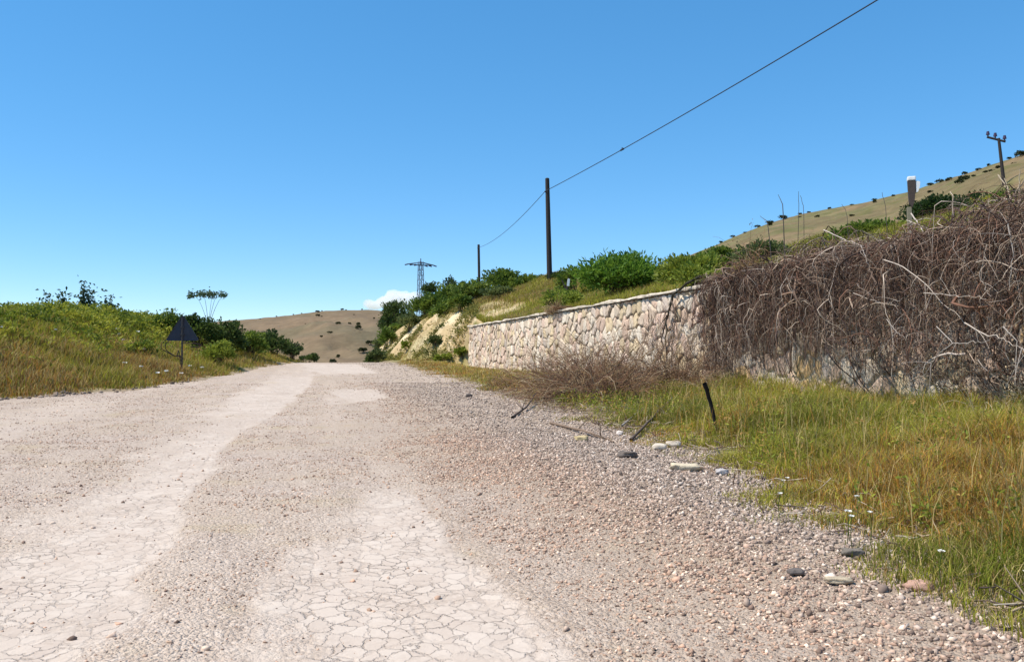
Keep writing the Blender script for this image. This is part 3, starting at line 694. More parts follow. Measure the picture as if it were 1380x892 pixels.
def place(px, Y, dz=0.0):
    p = at(px, 446, Y); return np.array([p[0], Y, float(terrain(p[0], Y)) + dz])
def hit(px, py, y0=30, y1=140):
    r = ray(px, py); Ys = np.arange(y0, y1, .1); P = np.array([0, 0, CAMZ]) + r[None] * (Ys / r[1])[:, None]
    below = P[:, 2] < terrain(P[:, 0], P[:, 1]); k = np.argmax(below) if below.any() else int(np.argmin(np.abs(Ys - 72))); return P[k]
def put_hit(name, label, cat_, px, py, wpx, hpx, n, L, cols, y0=30, **kw):
    p = hit(px, py, y0); u = math.hypot(p[0], p[1]) / FPX
    return bush(name, label, cat_, (p[0], p[1], float(terrain(p[0], p[1])) - .08), (wpx * u / 2, wpx * u / 2 * .9, hpx * u / 2), n, L, cols, 'shrubs growing over the ochre cut bank', **kw)
def size_to(px0, px1, ytop, Y, loc):
    w = abs(at(px1, 446, Y)[0] - at(px0, 446, Y)[0]) / 2
    h = at((px0 + px1) / 2, ytop, Y)[2] - loc[2]
    return w, max(h, .4) / 2
DKG = ((.04, .07, .02), (.095, .135, .032)); MDG = ((.075, .125, .018), (.19, .25, .036)); BRG = ((.06, .14, .014), (.19, .31, .035)); YLG = ((.14, .19, .02), (.30, .34, .05)); GYG = ((.08, .11, .035), (.16, .19, .06))
def put(name, label, cat_, px0, px1, ytop, Y, n, L, cols, dz=-.1, depth=1.0, group=None, **kw):
    loc = place((px0 + px1) / 2, Y, dz); w, h = size_to(px0, px1, ytop, Y, loc)
    return bush(name, label, cat_, loc, (w, w * depth, h * .97), n, L, cols, group, **kw)

# right side, above the wall
put('broadleaf_bush', 'large bright green bush spilling over the stone wall top', 'bush', 772, 905, 334, 37, 9500, .25, BRG, aspect=.30, spread=.30, depth=.75, dz=-.35)
put('broadleaf_bush', 'lower yellow green bush right of the large bright bush', 'bush', 888, 978, 340, 30, 5200, .19, YLG, aspect=.35, depth=.8)
put('low_shrub', 'low yellow green shrub on the wall top left of the large bright bush', 'shrub', 722, 800, 387, 45, 2200, .16, YLG, depth=.6)
put('broadleaf_bush', 'dark green shrub behind the left shoulder of the large bright bush', 'bush', 752, 800, 352, 52, 1600, .24, MDG)
put('low_shrub', 'pale green shrub beside the right end of the bright wall bushes', 'shrub', 930, 1010, 330, 31, 2600, .16, MDG, depth=.8)
put('low_shrub', 'green shrub below the hill skyline near the left tip of the creeper', 'shrub', 985, 1070, 322, 28, 2600, .15, GYG, depth=.8)
put('low_shrub', 'green shrub peeping over the middle of the dry creeper', 'shrub', 1120, 1215, 294, 24, 2600, .13, MDG, depth=.9)
put('dense_shrub', 'dark green dense shrub right behind the white topped post', 'shrub', 1222, 1300, 262, 23, 5200, .10, ((.020, .045, .012), (.05, .085, .02)), depth=.9)
put('dense_shrub', 'dark green shrub right of the one behind the white topped post', 'shrub', 1285, 1345, 258, 24, 3600, .10, ((.025, .05, .012), (.06, .095, .02)), depth=.9)
put('dense_shrub', 'dark green shrub at the right edge above the creeper', 'shrub', 1340, 1410, 252, 21, 2600, .10, MDG, depth=.9)
# skyline towards the poles
put('leafy_shrub', 'rounded green shrub on the skyline left of the tall bare pole', 'shrub', 648, 714, 360, 74, 2600, .30, MDG)
put('leafy_shrub', 'small green shrub at the foot of the tall bare pole', 'shrub', 700, 738, 368, 72, 1200, .26, MDG)
put('leafy_shrub', 'dark shrub just right of the foot of the tall bare pole', 'shrub', 738, 772, 368, 66, 1200, .24, DKG)
put('leafy_shrub', 'dark green shrub at the foot of the short far pole', 'shrub', 612, 656, 374, 84, 1800, .32, MDG)
put('leafy_shrub', 'bright green shrub at the brow of the ochre cut bank', 'shrub', 612, 672, 380, 72, 2400, .28, ((.09, .14, .02), (.20, .25, .04)))
put('leafy_shrub', 'mid green shrub left of the short far pole', 'shrub', 588, 626, 380, 90, 1600, .34, MDG)
put('leafy_shrub', 'green shrub hanging over the middle of the ochre bank', 'shrub', 566, 612, 396, 84, 2000, .34, MDG, dz=-.3)
put('leafy_shrub', 'lowest green shrub on the ochre bank near the road crest', 'shrub', 526, 566, 436, 96, 1200, .30, MDG, dz=-.3)
put('leafy_shrub', 'grey green shrub where the far right roadside drops away', 'shrub', 500, 530, 452, 112, 900, .32, GYG, dz=-.3)

for lab, px, py, w_, h_, n_, c_ in [
    ('olive shrub on the grass above the ochre bank, left of the marker post', 668, 402, 52, 18, 1300, GYG), ('green shrub on the slope below the skyline shrub left of the tall pole', 688, 388, 46, 18, 1300, MDG),
    ('green shrub at the top lip of the ochre bank by the wall end', 648, 400, 34, 18, 900, MDG), ('dark shrub left of the palest ochre scar', 620, 420, 34, 26, 1100, MDG),
    ('green shrub straddling the rim of the ochre bank under the short pole', 598, 416, 42, 30, 1600, MDG), ('large green shrub on the upper left of the ochre bank', 574, 428, 40, 36, 1900, MDG),
    ('green shrub halfway down the left ochre slope', 552, 446, 30, 26, 1200, GYG), ('small shrub on the ochre slope just above the road', 548, 474, 22, 16, 500, YLG),
    ('pale green weed clump on the ochre bank beside the wall end', 624, 484, 20, 14, 500, YLG),
    ('olive weed clump low on the ochre bank near the wall corner', 598, 488, 24, 9, 400, YLG), ('weed tuft in the middle of the ochre bank', 588, 466, 22, 14, 500, GYG),
    ('dark green shrub right of the far ochre scar', 520, 470, 30, 30, 1200, MDG), ('low green shrub over the far ochre scar beyond the crest', 508, 462, 30, 20, 800, GYG), ('tiny shrub beside the far ochre scar at the crest', 500, 484, 16, 12, 300, DKG)]:
    put_hit('bank_shrub', lab, 'shrub', px, py, w_, h_, n_, .26, c_, y0=60 if px < 640 else 40)
# leafy weeds over the terrace
put('low_shrub', 'lime green leafy plants overhanging the coping right of the bright bush', 'shrub', 905, 972, 352, 25, 2600, .13, YLG, dz=-.15)
put('low_shrub', 'lime green weeds on the slope between bright bush and skyline', 'shrub', 940, 1010, 338, 36, 2600, .2, YLG)
put('low_shrub', 'grassy green weeds left of the bright bush under the marker post', 'shrub', 730, 782, 384, 41, 1500, .15, YLG, dz=-.2)
def tree(name, label, px, Y, ytop, w, n, L, cols, base_dz=-.2, group=None, trunk_r=.10, lean=0):
    loc = place(px, Y, base_dz); top = at(px, ytop, Y)[2]; h = top - loc[2]
    t = thing(name, label, 'tree', loc, group)
    (V, F, C), cen = crown_arrays(w, w, h * .34, n, L, cols, max(9, n // 70), .5, .26, .3, flat_base=False)
    off = np.array([lean, 0, h * .33]); V = V + off; cen = cen + off
    link('crown', mesh_np('crown', V, F, C), M_LEAF, t)
    k = 7; tt = np.linspace(0, 1, k)
    P = np.stack([lean * tt ** 1.4 + .05 * h * np.sin(tt * 5) * .4, .03 * h * np.sin(tt * 4), tt * h * .85 - .2], 1)[None]
    V1, F1 = tubes(P, (trunk_r * (1 - .8 * tt))[None], 6)
    m = min(14, len(cen)); st_ = P[0][rng.integers(2, k - 1, m)]
    q = np.linspace(0, 1, 5)[None, :, None]; PP = st_[:, None] + (cen[:m, None] - st_[:, None]) * q + np.array([0, 0, .12 * h]) * q * (1 - q)
    V2, F2 = tubes(PP, trunk_r * .4 * (1 - .7 * q[..., 0]) * np.ones((m, 1)), 4)
    V, F, C = cat([(V1, F1, np.tile([.08, .065, .05], (len(V1), 1))), (V2, F2, np.tile([.08, .065, .05], (len(V2), 1)))])
    link('trunk', mesh_np('trunk', V, F, C, True), M_TWIG, t)
    return t
tree('dark_tree', 'dark dense tree left of the lattice pylon beyond the bank', 535, 118, 404, 2.4, 3000, .42, DKG, trunk_r=.16)
tree('dark_tree', 'loose dark tree standing in front of the lattice pylon', 580, 105, 376, 1.7, 900, .40, DKG, trunk_r=.12)
tree('dark_tree', 'second dark tree right of the lattice pylon on the skyline', 604, 98, 372, 1.5, 1100, .36, DKG, trunk_r=.12)
tree('thin_tree', 'thin ragged sapling beside the lattice pylon over the white cloud', 552, 112, 392, 1.5, 220, .42, DKG, trunk_r=.07)

# left side
put('hedge_shrub', 'mid green shrub on the bank top left of the triangular sign', 'shrub', 196, 256, 417, 50, 3000, .18, MDG)
put('hedge_shrub', 'dark green rounded shrub behind the triangular sign', 'shrub', 232, 300, 417, 52, 3600, .20, ((.045, .075, .015), (.10, .145, .028)))
put('hedge_shrub', 'dark green shrub sloping down right of the triangular sign', 'shrub', 278, 332, 426, 54, 2800, .20, DKG)
put('hedge_shrub', 'dark shrub lower on the left bank towards the road crest', 'shrub', 312, 362, 442, 56, 2400, .20, MDG)
put('hedge_shrub', 'spiky dark green shrub left of the road crest', 'shrub', 344, 392, 442, 66, 2200, .24, DKG, up=1.4)
put('hedge_shrub', 'grey green shrub beside the road at the crest', 'shrub', 376, 412, 458, 70, 1500, .22, ((.05, .08, .03), (.09, .13, .04)))
put('hedge_shrub', 'small dark shrub closest to the road at the crest', 'shrub', 402, 430, 474, 76, 900, .2, DKG)
put('yellow_shrub', 'yellow green low bush just right of the triangular sign', 'shrub', 268, 322, 455, 45, 2200, .14, YLG, depth=.8)
put('yellow_shrub', 'yellow green weed clump left of the triangular sign', 'shrub', 168, 218, 455, 40, 900, .12, YLG)
def sapling(label, px, Y, ytop, nst, n, L, spread, group):
    loc = place(px, Y, -.1); h = at(px, ytop, Y)[2] - loc[2]
    t = thing('sapling', label, 'sapling', loc, group)
    P = []; k = 7; tt = np.linspace(0, 1, k)
    for i in range(nst):
        hh = h * (1 if i == 0 else rng.uniform(.55, .92)); a = rng.uniform(0, 6.28); s_ = rng.uniform(.1, 1) * spread if i else 0
        P.append(np.stack([np.cos(a) * s_ * tt + .04 * np.sin(6 * tt + i), np.sin(a) * s_ * tt, hh * tt], 1))
    P = np.array(P); V, F = tubes(P, np.tile(.03 * (1 - .7 * tt), (nst, 1)), 4)
    link('stem', mesh_np('stem', V, F, np.tile([.07, .06, .045], (len(V), 1)), True), M_TWIG, t)
    i = rng.integers(0, nst, n); s_ = rng.uniform(.35, 1.0, n); q = np.clip((s_ * (k - 1)).astype(int), 0, k - 2); fr = (s_ * (k - 1) - q)[:, None]
    B = P[i, q] * (1 - fr) + P[i, q + 1] * fr
    cl = np.round(s_ * 7) / 7
    B = B + rng.normal(0, .11, (n, 3)) * (1 + 1.0 * (np.abs(s_ - cl) < .05))[:, None]
    D = rng.normal(0, 1, (n, 3)); C = mixc(np.array(DKG[0]), np.array([.05, .085, .04]), rng.random(n)) * rng.uniform(.7, 1.3, (n, 1))
    V, F, C = leafcards(B, D, rng.uniform(.6, 1.4, n) * L, rng.uniform(.3, .7, n) * L, C)
    link('leaves', mesh_np('leaves', V, F, C), M_LEAF, t)
    return t
SK = 'saplings on the left bank skyline'
sapling('tallest dark leafy sapling on the left bank skyline', 113, 62, 379, 5, 620, .25, .9, SK)
sapling('dark sapling on the skyline just left of the tallest one', 84, 62, 394, 3, 380, .26, .6, SK)
sapling('leaning dark sapling at the left end of the skyline group', 62, 62, 393, 2, 240, .25, .5, SK)
sapling('low leafy sapling on the skyline right of the tallest one', 148, 60, 402, 4, 420, .25, .7, SK)
sapling('tiny dark sapling on the skyline near the photo edge', 12, 58, 411, 3, 260, .24, .6, SK)
sapling('tiny thin sapling between the photo edge and the skyline group', 36, 58, 412, 1, 50, .13, .2, SK)
loc = place(281, 62, -.1)
t = thing('thin_tree', 'thin umbrella shaped sapling rising behind the triangular sign', 'tree', loc)
hh = at(281, 391, 62)[2] - loc[2]
k = 8; tt = np.linspace(0, 1, k)
P = np.array([np.stack([dx * tt ** 2.2, dy * tt ** 2, hh * .93 * tt - .05 * hh * (tt > .9)], 1) for dx, dy in ((-.9, .1), (.2, .3), (.95, -.2), (.55, -.4), (-.3, -.3))])
V, F = tubes(P, np.tile(.022 * (1 - .6 * tt), (5, 1)), 4); link('trunk', mesh_np('trunk', V, F, np.tile([.09, .08, .065], (len(V), 1)), True), M_TWIG, t)
n = 650; tx = rng.normal(0, .55, n); P = np.stack([np.clip(tx * 1.5, -1.25, 1.2), rng.normal(0, .4, n), hh * (.93 + .0 * tx) + rng.normal(0, .11, n) - .10 * np.abs(tx)], 1)
P = P[(np.sin(P[:, 0] * 9) > -.75)]; n = len(P)
V, F, C = leafcards(P, rng.normal(0, 1, (n, 3)), rng.uniform(.14, .26, n), rng.uniform(.07, .13, n), mixc(np.array([.05, .09, .05]), np.array([.13, .18, .08]), rng.random(n)))
link('crown', mesh_np('crown', V, F, C), M_LEAF, t)

# ------------------------------------------------------------------ hills
def polar_hill(name, ridge, r0, z0, seed, tail, nr=70, power=1.0, amp=1.0, color=None):
    """ridge: list of (photo px, photo y, distance); sheet rises from radius r0 to the ridge and falls behind it"""
    az, el, rd = [], [], []
    for px, py, R in ridge:
        r = ray(px, py); hlen = math.hypot(r[0], r[1]); az.append(math.atan2(r[0], r[1])); el.append(r[2] / hlen); rd.append(R)
    az, el, rd = map(np.array, (az, el, rd))
    a = np.linspace(az.min(), az.max(), int((az.max() - az.min()) / .0045))
    E1 = np.interp(a, az, el); R1 = np.interp(a, az, rd)
    ker = np.hanning(21); ker /= ker.sum()
    E1 = np.convolve(np.pad(E1, 10, 'edge'), ker, 'valid'); R1 = np.convolve(np.pad(R1, 10, 'edge'), ker, 'valid')
    t = np.concatenate([np.linspace(0, 1, nr), np.linspace(1, 2.2, 14)[1:]])
    T, Aa = np.meshgrid(t, a)
    Rr = R1[:, None]; RR = r0 + (Rr - r0) * T
    zr_ = CAMZ + E1[:, None] * Rr
    if not np.isscalar(z0):
        rr0, rr1 = ray(z0[0], 446), ray(z0[1], 446)
        z0 = lerp(-16, z0[2], ss(math.atan2(rr0[0], rr0[1]), math.atan2(rr1[0], rr1[1]), a))[:, None]
    Z = np.where(T <= 1, z0 + (zr_ - z0) * np.clip(T, 0, 1) ** power, zr_ - (T - 1) ** 1.3 * 25)
    X = RR * np.sin(Aa); Y = RR * np.cos(Aa)
    nz = (fbm(X, Y, .035, 4, seed) - .5) * 5.5 * amp * np.sin(PI * np.clip(T, 0, 1)) - np.abs(fbm(X * 1.6, Y * .6, .03, 3, seed + 9) - .5) * 9 * amp * np.sin(PI * np.clip(T, 0, 1)) + (fbm(X, Y, .25, 3, seed + 5) - .5) * .6
    Z = Z + nz
    V = np.stack([X, Y, Z], -1); c = color(X, Y, Z, T, Aa)
    o = link(name, mesh_np(name, V.reshape(-1, 3), grid_faces(len(a), len(t)), c.reshape(-1, 3), True), M_HILL)
    struct(o)
    def sample(px, tq):
        r = ray(px, 446); aq = math.atan2(r[0], r[1]); i = int(np.clip(np.searchsorted(a, aq), 0, len(a) - 1)); j = int(np.clip(round(tq * (nr - 1)), 0, nr - 1))
        return V[i, j]
    return sample, V
def hill_col_r(X, Y, Z, T, Aa):
    c = mixc(np.array([.235, .165, .090]), np.array([.175, .135, .068]), ss(.35, .65, fbm(X, Y, .05, 4, 91)))
    c = mixc(c, np.array([.15, .15, .06]), ss(.52, .72, fbm(X, Y, .11, 4, 92)) * .6)
    c = c * (.72 + .56 * fbm(X, Y, .5, 4, 95))[..., None]
    c = mixc(c, np.array([.13, .125, .045]), ss(.56, .7, fbm(X, Y, .28, 4, 96)) * .7)
    return mixc(c, np.array([.13, .14, .05]), ss(.35, .1, T) * .6)
hillR, VR = polar_hill('brown_hill', [(560, 470, 230), (700, 425, 230), (850, 376, 235), (945, 338, 240), (1050, 294, 240), (1190, 268, 225), (1300, 235, 210), (1380, 208, 200), (1500, 175, 190), (1750, 130, 180), (2600, 120, 170)], 62, (720, 960, 4.0), 95, 1, power=.95, amp=.8, color=hill_col_r)
def hill_col_f(X, Y, Z, T, Aa):
    c = mixc(np.array([.215, .150, .090]), np.array([.18, .132, .076]), ss(.3, .7, fbm(X, Y, .02, 4, 93)))
    c = c * (.75 + .5 * fbm(X, Y, .25, 4, 98))[..., None]
    c = mixc(c, np.array([.17, .155, .085]), ss(.45, .2, T) * ss(.35, .6, fbm(X, Y, .06, 3, 99)) * .8)
    c = mixc(c, np.array([.15, .13, .075]), ss(.5, .7, fbm(X, Y, .03, 4, 94)) * .55)
    return c
hillF, VF = polar_hill('far_hill', [(-1500, 440, 420), (-400, 440, 420), (100, 445, 430), (250, 438, 430), (330, 430, 430), (380, 427, 430), (420, 420, 425), (460, 417, 420), (520, 418, 420), (560, 424, 420), (620, 440, 420), (760, 470, 400)], 110, -12.0, 97, 1, power=.9, amp=1.6, color=hill_col_f)

# shrubs dotted over the hills
def far_shrub_proto(n, label, group, cols):
    t = thing('hill_shrub', label, 'shrub', (0, 0, 0), group)
    (V, F, C), cen = crown_arrays(1, 1, .62, n, .42, cols, 9, .6, .34)
    link('foliage', mesh_np('foliage', V, F, C), M_LEAF, t)
    return t
GR1 = 'dark shrubs along the skyline of the brown hill'; LB1 = 'small dark shrub on the skyline of the brown hill'
GR2 = 'dark shrubs scattered on the slope of the brown hill'; LB2 = 'small dark shrub on the slope of the brown hill right'
GR3 = 'dark shrubs dotted over the far brown hill'; LB3 = 'small dark shrub dotted on the far brown hill'
def scatter_shrubs(spots, label, group, cols):
    first = far_shrub_proto(260, label, group, cols)
    for i, (p, s) in enumerate(spots):
        loc = (p[0], p[1], p[2] - .15); rz_ = float(rng.uniform(0, 6.28)); s *= (.48 if 'far' in label else .6); sc = (s * rng.uniform(.8, 1.3), s * rng.uniform(.8, 1.3), s * rng.uniform(.7, 1.2))
        if i == 0: first.location = loc; first.rotation_euler = (0, 0, rz_); first.scale = sc
        else: dup(first, loc, rz_, sc, label, group)
HC = ((.035, .042, .016), (.07, .08, .028))
scatter_shrubs([(hillR(px, tq), s) for px, tq, s in [(968, .99, .8), (988, 1, .9), (1002, .985, .7), (1022, 1, 1.3), (1036, .99, 1.4), (1056, .985, 1.8), (1076, 1, .9), (1090, .99, .7), (1118, 1, .8), (1150, .99, .6), (1176, 1, .9), (1200, .99, .7), (1250, .985, 1.0), (1268, .985, 1.0), (1277, .97, 1.2), (1302, .99, 1.1), (1318, .985, .8), (1332, 1, .7), (1373, .975, 1.7), (1362, 1, .7)]], LB1, GR1, HC)
scatter_shrubs([(hillR(px, tq), s) for px, tq, s in [(1038, .9, 1.1), (1176, .93, 1.0), (1100, .85, .8), (1298, .88, 1.5), (1296, .84, 1.3), (1292, .78, 1.4), (1333, .87, 1.5), (1310, .9, .7), (1345, .8, 1.1), (1368, .86, 1.0), (1250, .84, 1.0), (1225, .9, .8), (1148, .8, .9), (1075, .92, .6), (1395, .9, 1.3), (1420, .85, 1.3)]], LB2, GR2, HC)
scatter_shrubs([(hillF(px, tq), s) for px, tq, s in [(424, .99, 2.2), (456, .995, 1.8), (432, 1, .8), (466, 1, .8), (484, 1, 1.2), (427, .90, 1.9), (433, .88, .9), (453, .62, 1.9), (441, .57, 1.7), (433, .52, 1.2), (469, .70, 1.6), (477, .64, 2.0), (481, .60, 2.2), (474, .66, 1.2), (455, .34, 1.6), (448, .31, 1.8), (441, .28, 1.8), (450, .36, 1.0), (490, .42, 3.2), (484, .36, 2.6), (494, .47, 2.2), (488, .22, 2.2), (480, .16, 2.4), (496, .78, 1.4), (500, .86, 1.2), (345, .99, .8), (372, 1, 1.2), (390, 1, .9), (404, 1, .8), (476, .9, .8), (408, .8, .6), (355, .6, 2.0), (350, .55, 2.0), (510, .6, 2.4), (516, .5, 2.6)]], LB3, GR3, HC)

# ------------------------------------------------------------------ dry creeper over the wall
def vtop(Y): return np.interp(Y, [7, 10, 11.8, 13, 14, 15, 17, 19.5, 22, 23.5], [4.35, 4.4, 4.28, 4.02, 3.80, 3.80, 3.92, 3.82, 3.66, 3.55])
def vthick(Y): return np.interp(Y, [6, 12, 17, 21, 23.5], [1.15, 1.05, .8, .5, .25])
VINE_PAL = np.array([[.135, .078, .055], [.28, .18, .125], [.062, .042, .036], [.42, .31, .23], [.56, .45, .35], [.20, .105, .07], [.15, .10, .085]])  # very dark and pale tints put shadowed gaps and sunlit twigs into colour
def vlow(Y):
    """how far down the tangle reaches at this point of the wall"""
    return np.interp(Y, [8, 11, 13, 15.5, 17.5, 19.5, 20.8, 22, 23.5], [.4, .4, .5, 1.1, 1.85, 1.85, 1.3, .8, .5])
def vine_strands(n, k, step, y0, y1, rad, reach, topside=0.55, gravity=.16, wig=.55, spill=.32):
    Y = y1 - (y1 - y0) * rng.random(n) ** .9
    cl = np.round((Y + rng.normal(0, .08, n)) * 1.6) / 1.6; Y = np.where(rng.random(n) < .45, cl + rng.normal(0, .12, n), Y)
    th = vthick(Y)
    on_top = rng.random(n) < topside
    zl = vlow(Y)
    X = np.where(on_top, 12.1 + rng.uniform(-.45, 1.1, n), 12.0 - th * rng.uniform(.1, 1.0, n))
    Z = np.where(on_top, 3.5 + (vtop(Y) - 3.5) * rng.random(n) ** .6, zl + .3 + (vtop(Y) - zl - .3) * rng.random(n) ** .8)
    p = np.stack([X, Y, Z], 1)
    v = np.stack([-rng.uniform(.0, 1.2, n), rng.normal(0, .9, n), rng.normal(.1, .5, n)], 1)
    out = [p]
    low = np.where(rng.random(n) < spill + .3 * (vnoise(Y, Y * 0, .9, 70) > .55), .42, zl - .9 * (vnoise(Y, Y * 0, 1.4, 71) - .4))
    for i in range(k - 1):
        kink = np.where(rng.random((n, 1)) < .25, 2.0, .45)
        v = v + rng.normal(0, wig, (n, 3)) * kink * np.array([.6, 1.0, .8]); v[:, 2] -= gravity * (1 + i * .15)
        lim = 12 - vthick(p[:, 1]) * ss(.1, 1.9, p[:, 2]) * (.75 + .5 * vnoise(p[:, 1], p[:, 2], 1.1, 68)) - .1
        v[:, 0] += np.where(p[:, 0] < lim, .7, 0) + np.where((p[:, 0] > 11.9) & (p[:, 2] < 3.65), -.9, 0)
        v[:, 2] += np.where((p[:, 0] > 11.9) & (p[:, 2] < 3.75), .6, 0) + np.where(p[:, 2] < low, .8, 0)
        v[:, 2] -= np.where(p[:, 2] > vtop(p[:, 1]) - .35 + .8 * vnoise(p[:, 1], p[:, 0], 1.1, 69), .7, 0)
        v = v / (np.linalg.norm(v, axis=1, keepdims=True) + 1e-6)
        q = p + v * step
        q[:, 0] = np.where((q[:, 0] > 11.86) & (q[:, 2] < 3.68), np.minimum(q[:, 0], 11.86), q[:, 0])
        q[:, 2] = np.maximum(q[:, 2], .42); p = q; out.append(p)
    P = np.stack(out, 1)
    r0 = rad * np.clip(np.exp(rng.normal(-.25, .6, n)), .3, 3.2)
    R = r0[:, None] * np.linspace(1, .3, k)[None]
    c = VINE_PAL[rng.choice(len(VINE_PAL), n, p=[.22, .13, .22, .13, .08, .11, .11])] * rng.uniform(.7, 1.25, (n, 1))
    V, F = tubes(P, R, 3)
    return V, F, np.repeat(c, k * 3, axis=0)
def stem_strands(n):
    V, F, C = vine_strands(n, 18, .2, 7, 22.5, .026, 1, .95, .10, .35, .5)
    return V, F, np.repeat(np.array([[.17, .115, .085]]) * rng.uniform(.6, 1.3, (n, 1)), 18 * 3, axis=0)
def light_strands(n):
    V, F, C = vine_strands(n, 13, .15, 6.5, 22.8,   .0075, 1, .25, .14, .2)
    return V - np.array([.10, 0, 0]), F, np.repeat(np.array([[.52, .43, .36]]) * rng.uniform(.7, 1.25, (n, 1)), 13 * 3, axis=0)
creeper = thing('dry_creeper', 'tangled leafless brown creeper cascading over the stone wall top', 'creeper', (11.6, 15, .4))
def child_world(name, V, F, C, mat, parent, smooth=True):
    o = link(name, mesh_np(name, np.asarray(V) - np.array(parent.location), F, C, smooth), mat, parent); return o
V, F, C = cat([vine_strands(1500, 16, .15, 6.5, 23.2, .0085, 1, .6, .17, .42), vine_strands(6000, 11, .11, 6.5, 23.1, .0042, 1, .45, .17, .42), stem_strands(46), vine_strands(700, 16, .20, 7, 23.4, .006, 1, .75, .32, .24, .8), vine_strands(300, 14, .2, 16.5, 23.6, .008, 1, .6, .5, .2, 1.0),
               vine_strands(1500, 8, .12, 6.5, 22.6, .0065, 1, 1.0, .02, .7), vine_strands(260, 12, .16, 6.5, 22.5, .014, 1, .6, .05, .45), light_strands(120)])
child_world('tangle', V, F, C, M_TWIG, creeper)
# dark dead leaves added to colour in the shaded inside of the tangle
n = 15000; Yd = 23.2 - 16.5 * rng.random(n); th = vthick(Yd); Zd = vlow(Yd) + .3 + (vtop(Yd) - .35 - vlow(Yd)) * rng.random(n) ** .8
Xd = 12.0 - th * rng.uniform(.02, .6, n); Xd = np.where(Zd > 3.6, 12 + rng.uniform(-.5, .9, n), Xd)
k = rng.random(n) < .25 + .75 * ss(23, 17, Yd)
P = np.stack([Xd, Yd, Zd], 1)[k]; n = len(P)
V, F, C = leafcards(P, rng.normal(0, 1, (n, 3)), rng.uniform(.03, .08, n), rng.uniform(.02, .05, n), mixc(np.array([.06, .04, .035]), np.array([.17, .105, .075]), rng.random(n)))
child_world('shade_leaves', V, F, C, M_LEAF, creeper, False)
# pale bare branches on the outside
def branch_path(pts, k=16, wig=.03):
    pts = np.array(pts, float); s = np.linspace(0, len(pts) - 1, k); i = np.clip(s.astype(int), 0, len(pts) - 2); f = (s - i)[:, None]
    P = pts[i] * (1 - f) + pts[i + 1] * f
    return P + rng.normal(0, wig, P.shape) * np.linspace(0, 1, k)[:, None]
def vx(px, py, X):
    r = ray(px, py); return np.array([0, 0, CAMZ]) + r * (X / r[0])
def pbr(name, pts, X, r0, col, parent, k=16, wig=.025, twigs=0):
    W = [vx(a, b, X + dx) for a, b, dx in pts]
    P = branch_path(W, k, wig)[None]; R = (r0 * np.linspace(1, .35, k))[None]
    V, F = tubes(P, R, 5); parts = [(V, F, np.tile(col, (len(V), 1)) * rng.uniform(.85, 1.15, (len(V), 1)))]
    for j in range(twigs):
        b = P[0, rng.integers(3, k - 1)]; d = rng.normal(0, 1, 3); d[0] = -abs(d[0]) * .4; d /= np.linalg.norm(d)
        q = np.linspace(0, 1, 6)[:, None]; TP = (b + d * q * rng.uniform(.25, .6) + np.array([0, 0, -.12]) * q ** 2)[None]
        V, F = tubes(TP, (r0 * .5 * (1 - .6 * q[:, 0]))[None], 4); parts.append((V, F, np.tile(col, (len(V), 1))))
    V, F, C = cat(parts); child_world(name, V, F, C, M_TWIG, parent)
PALE = np.array([.50, .42, .35]); PALE2 = np.array([.42, .36, .31])
for pts, X, r in [([(1190, 350, 0), (1215, 358, -.05), (1250, 385, -.1), (1272, 410, -.1), (1300, 435, -.05)], 11.1, .014),
                  ([(1245, 395, 0), (1290, 398, 0), (1330, 402, 0)], 10.9, .010),
                  ([(1300, 435, 0), (1330, 452, 0), (1352, 455, 0), (1375, 470, 0)], 10.9, .014),
                  ([(1262, 440, 0), (1285, 462, 0), (1310, 462, 0), (1332, 460, 0)], 10.8, .010),
                  ([(1285, 462, 0), (1262, 480, 0), (1245, 505, 0)], 10.8, .010),
                  ([(1352, 440, 0), (1368, 458, 0), (1380, 480, 0)], 10.8, .012),
                  ([(1195, 430, 0), (1210, 450, 0), (1225, 455, 0)], 11.0, .009),
                  ([(975, 372, 0), (990, 395, 0), (1010, 415, 0)], 11.6, .009),
                  ([(1000, 365, 0), (1030, 362, 0), (1045, 385, 0)], 11.5, .009),
                  ([(990, 430, 0), (1008, 452, 0), (1012, 480, 0)], 11.5, .009),
                  ([(1228, 288, .6), (1240, 305, .3), (1258, 335, 0), (1275, 365, -.1)], 11.9, .017),
                  ([(1222, 297, .6), (1232, 300, .5), (1243, 312, .3)], 11.9, .010),
                  ([(1110, 310, 0), (1145, 326, 0), (1178, 336, 0)], 11.7, .013),
                  ([(1150, 395, 0), (1190, 410, 0), (1215, 405, 0)], 11.1, .009),
                  ([(1160, 330, 0), (1172, 360, 0), (1160, 390, 0)], 11.3, .010),
                  ([(1330, 330, 0), (1320, 370, 0), (1335, 400, 0)], 10.9, .010),
                  ([(1358, 300, 0), (1366, 345, 0), (1362, 392, 0)], 10.9, .012)]:
    pbr('pale_branch', pts, X, r, PALE if rng.random() < .6 else PALE2, creeper, twigs=3)
for pts, r in [([(1350, 300, .2), (1362, 268, .3), (1385, 238, .4)], .022), ([(1362, 268, .3), (1354, 240, .35)], .015), ([(1372, 300, .2), (1373, 262, .2), (1374, 228, .2)], .018), ([(1345, 236, .4), (1354, 248, .4), (1361, 262, .3)], .014)]:
    pbr('pale_branch', pts, 12.0, r, np.array([.45, .36, .25]), creeper, wig=.01)
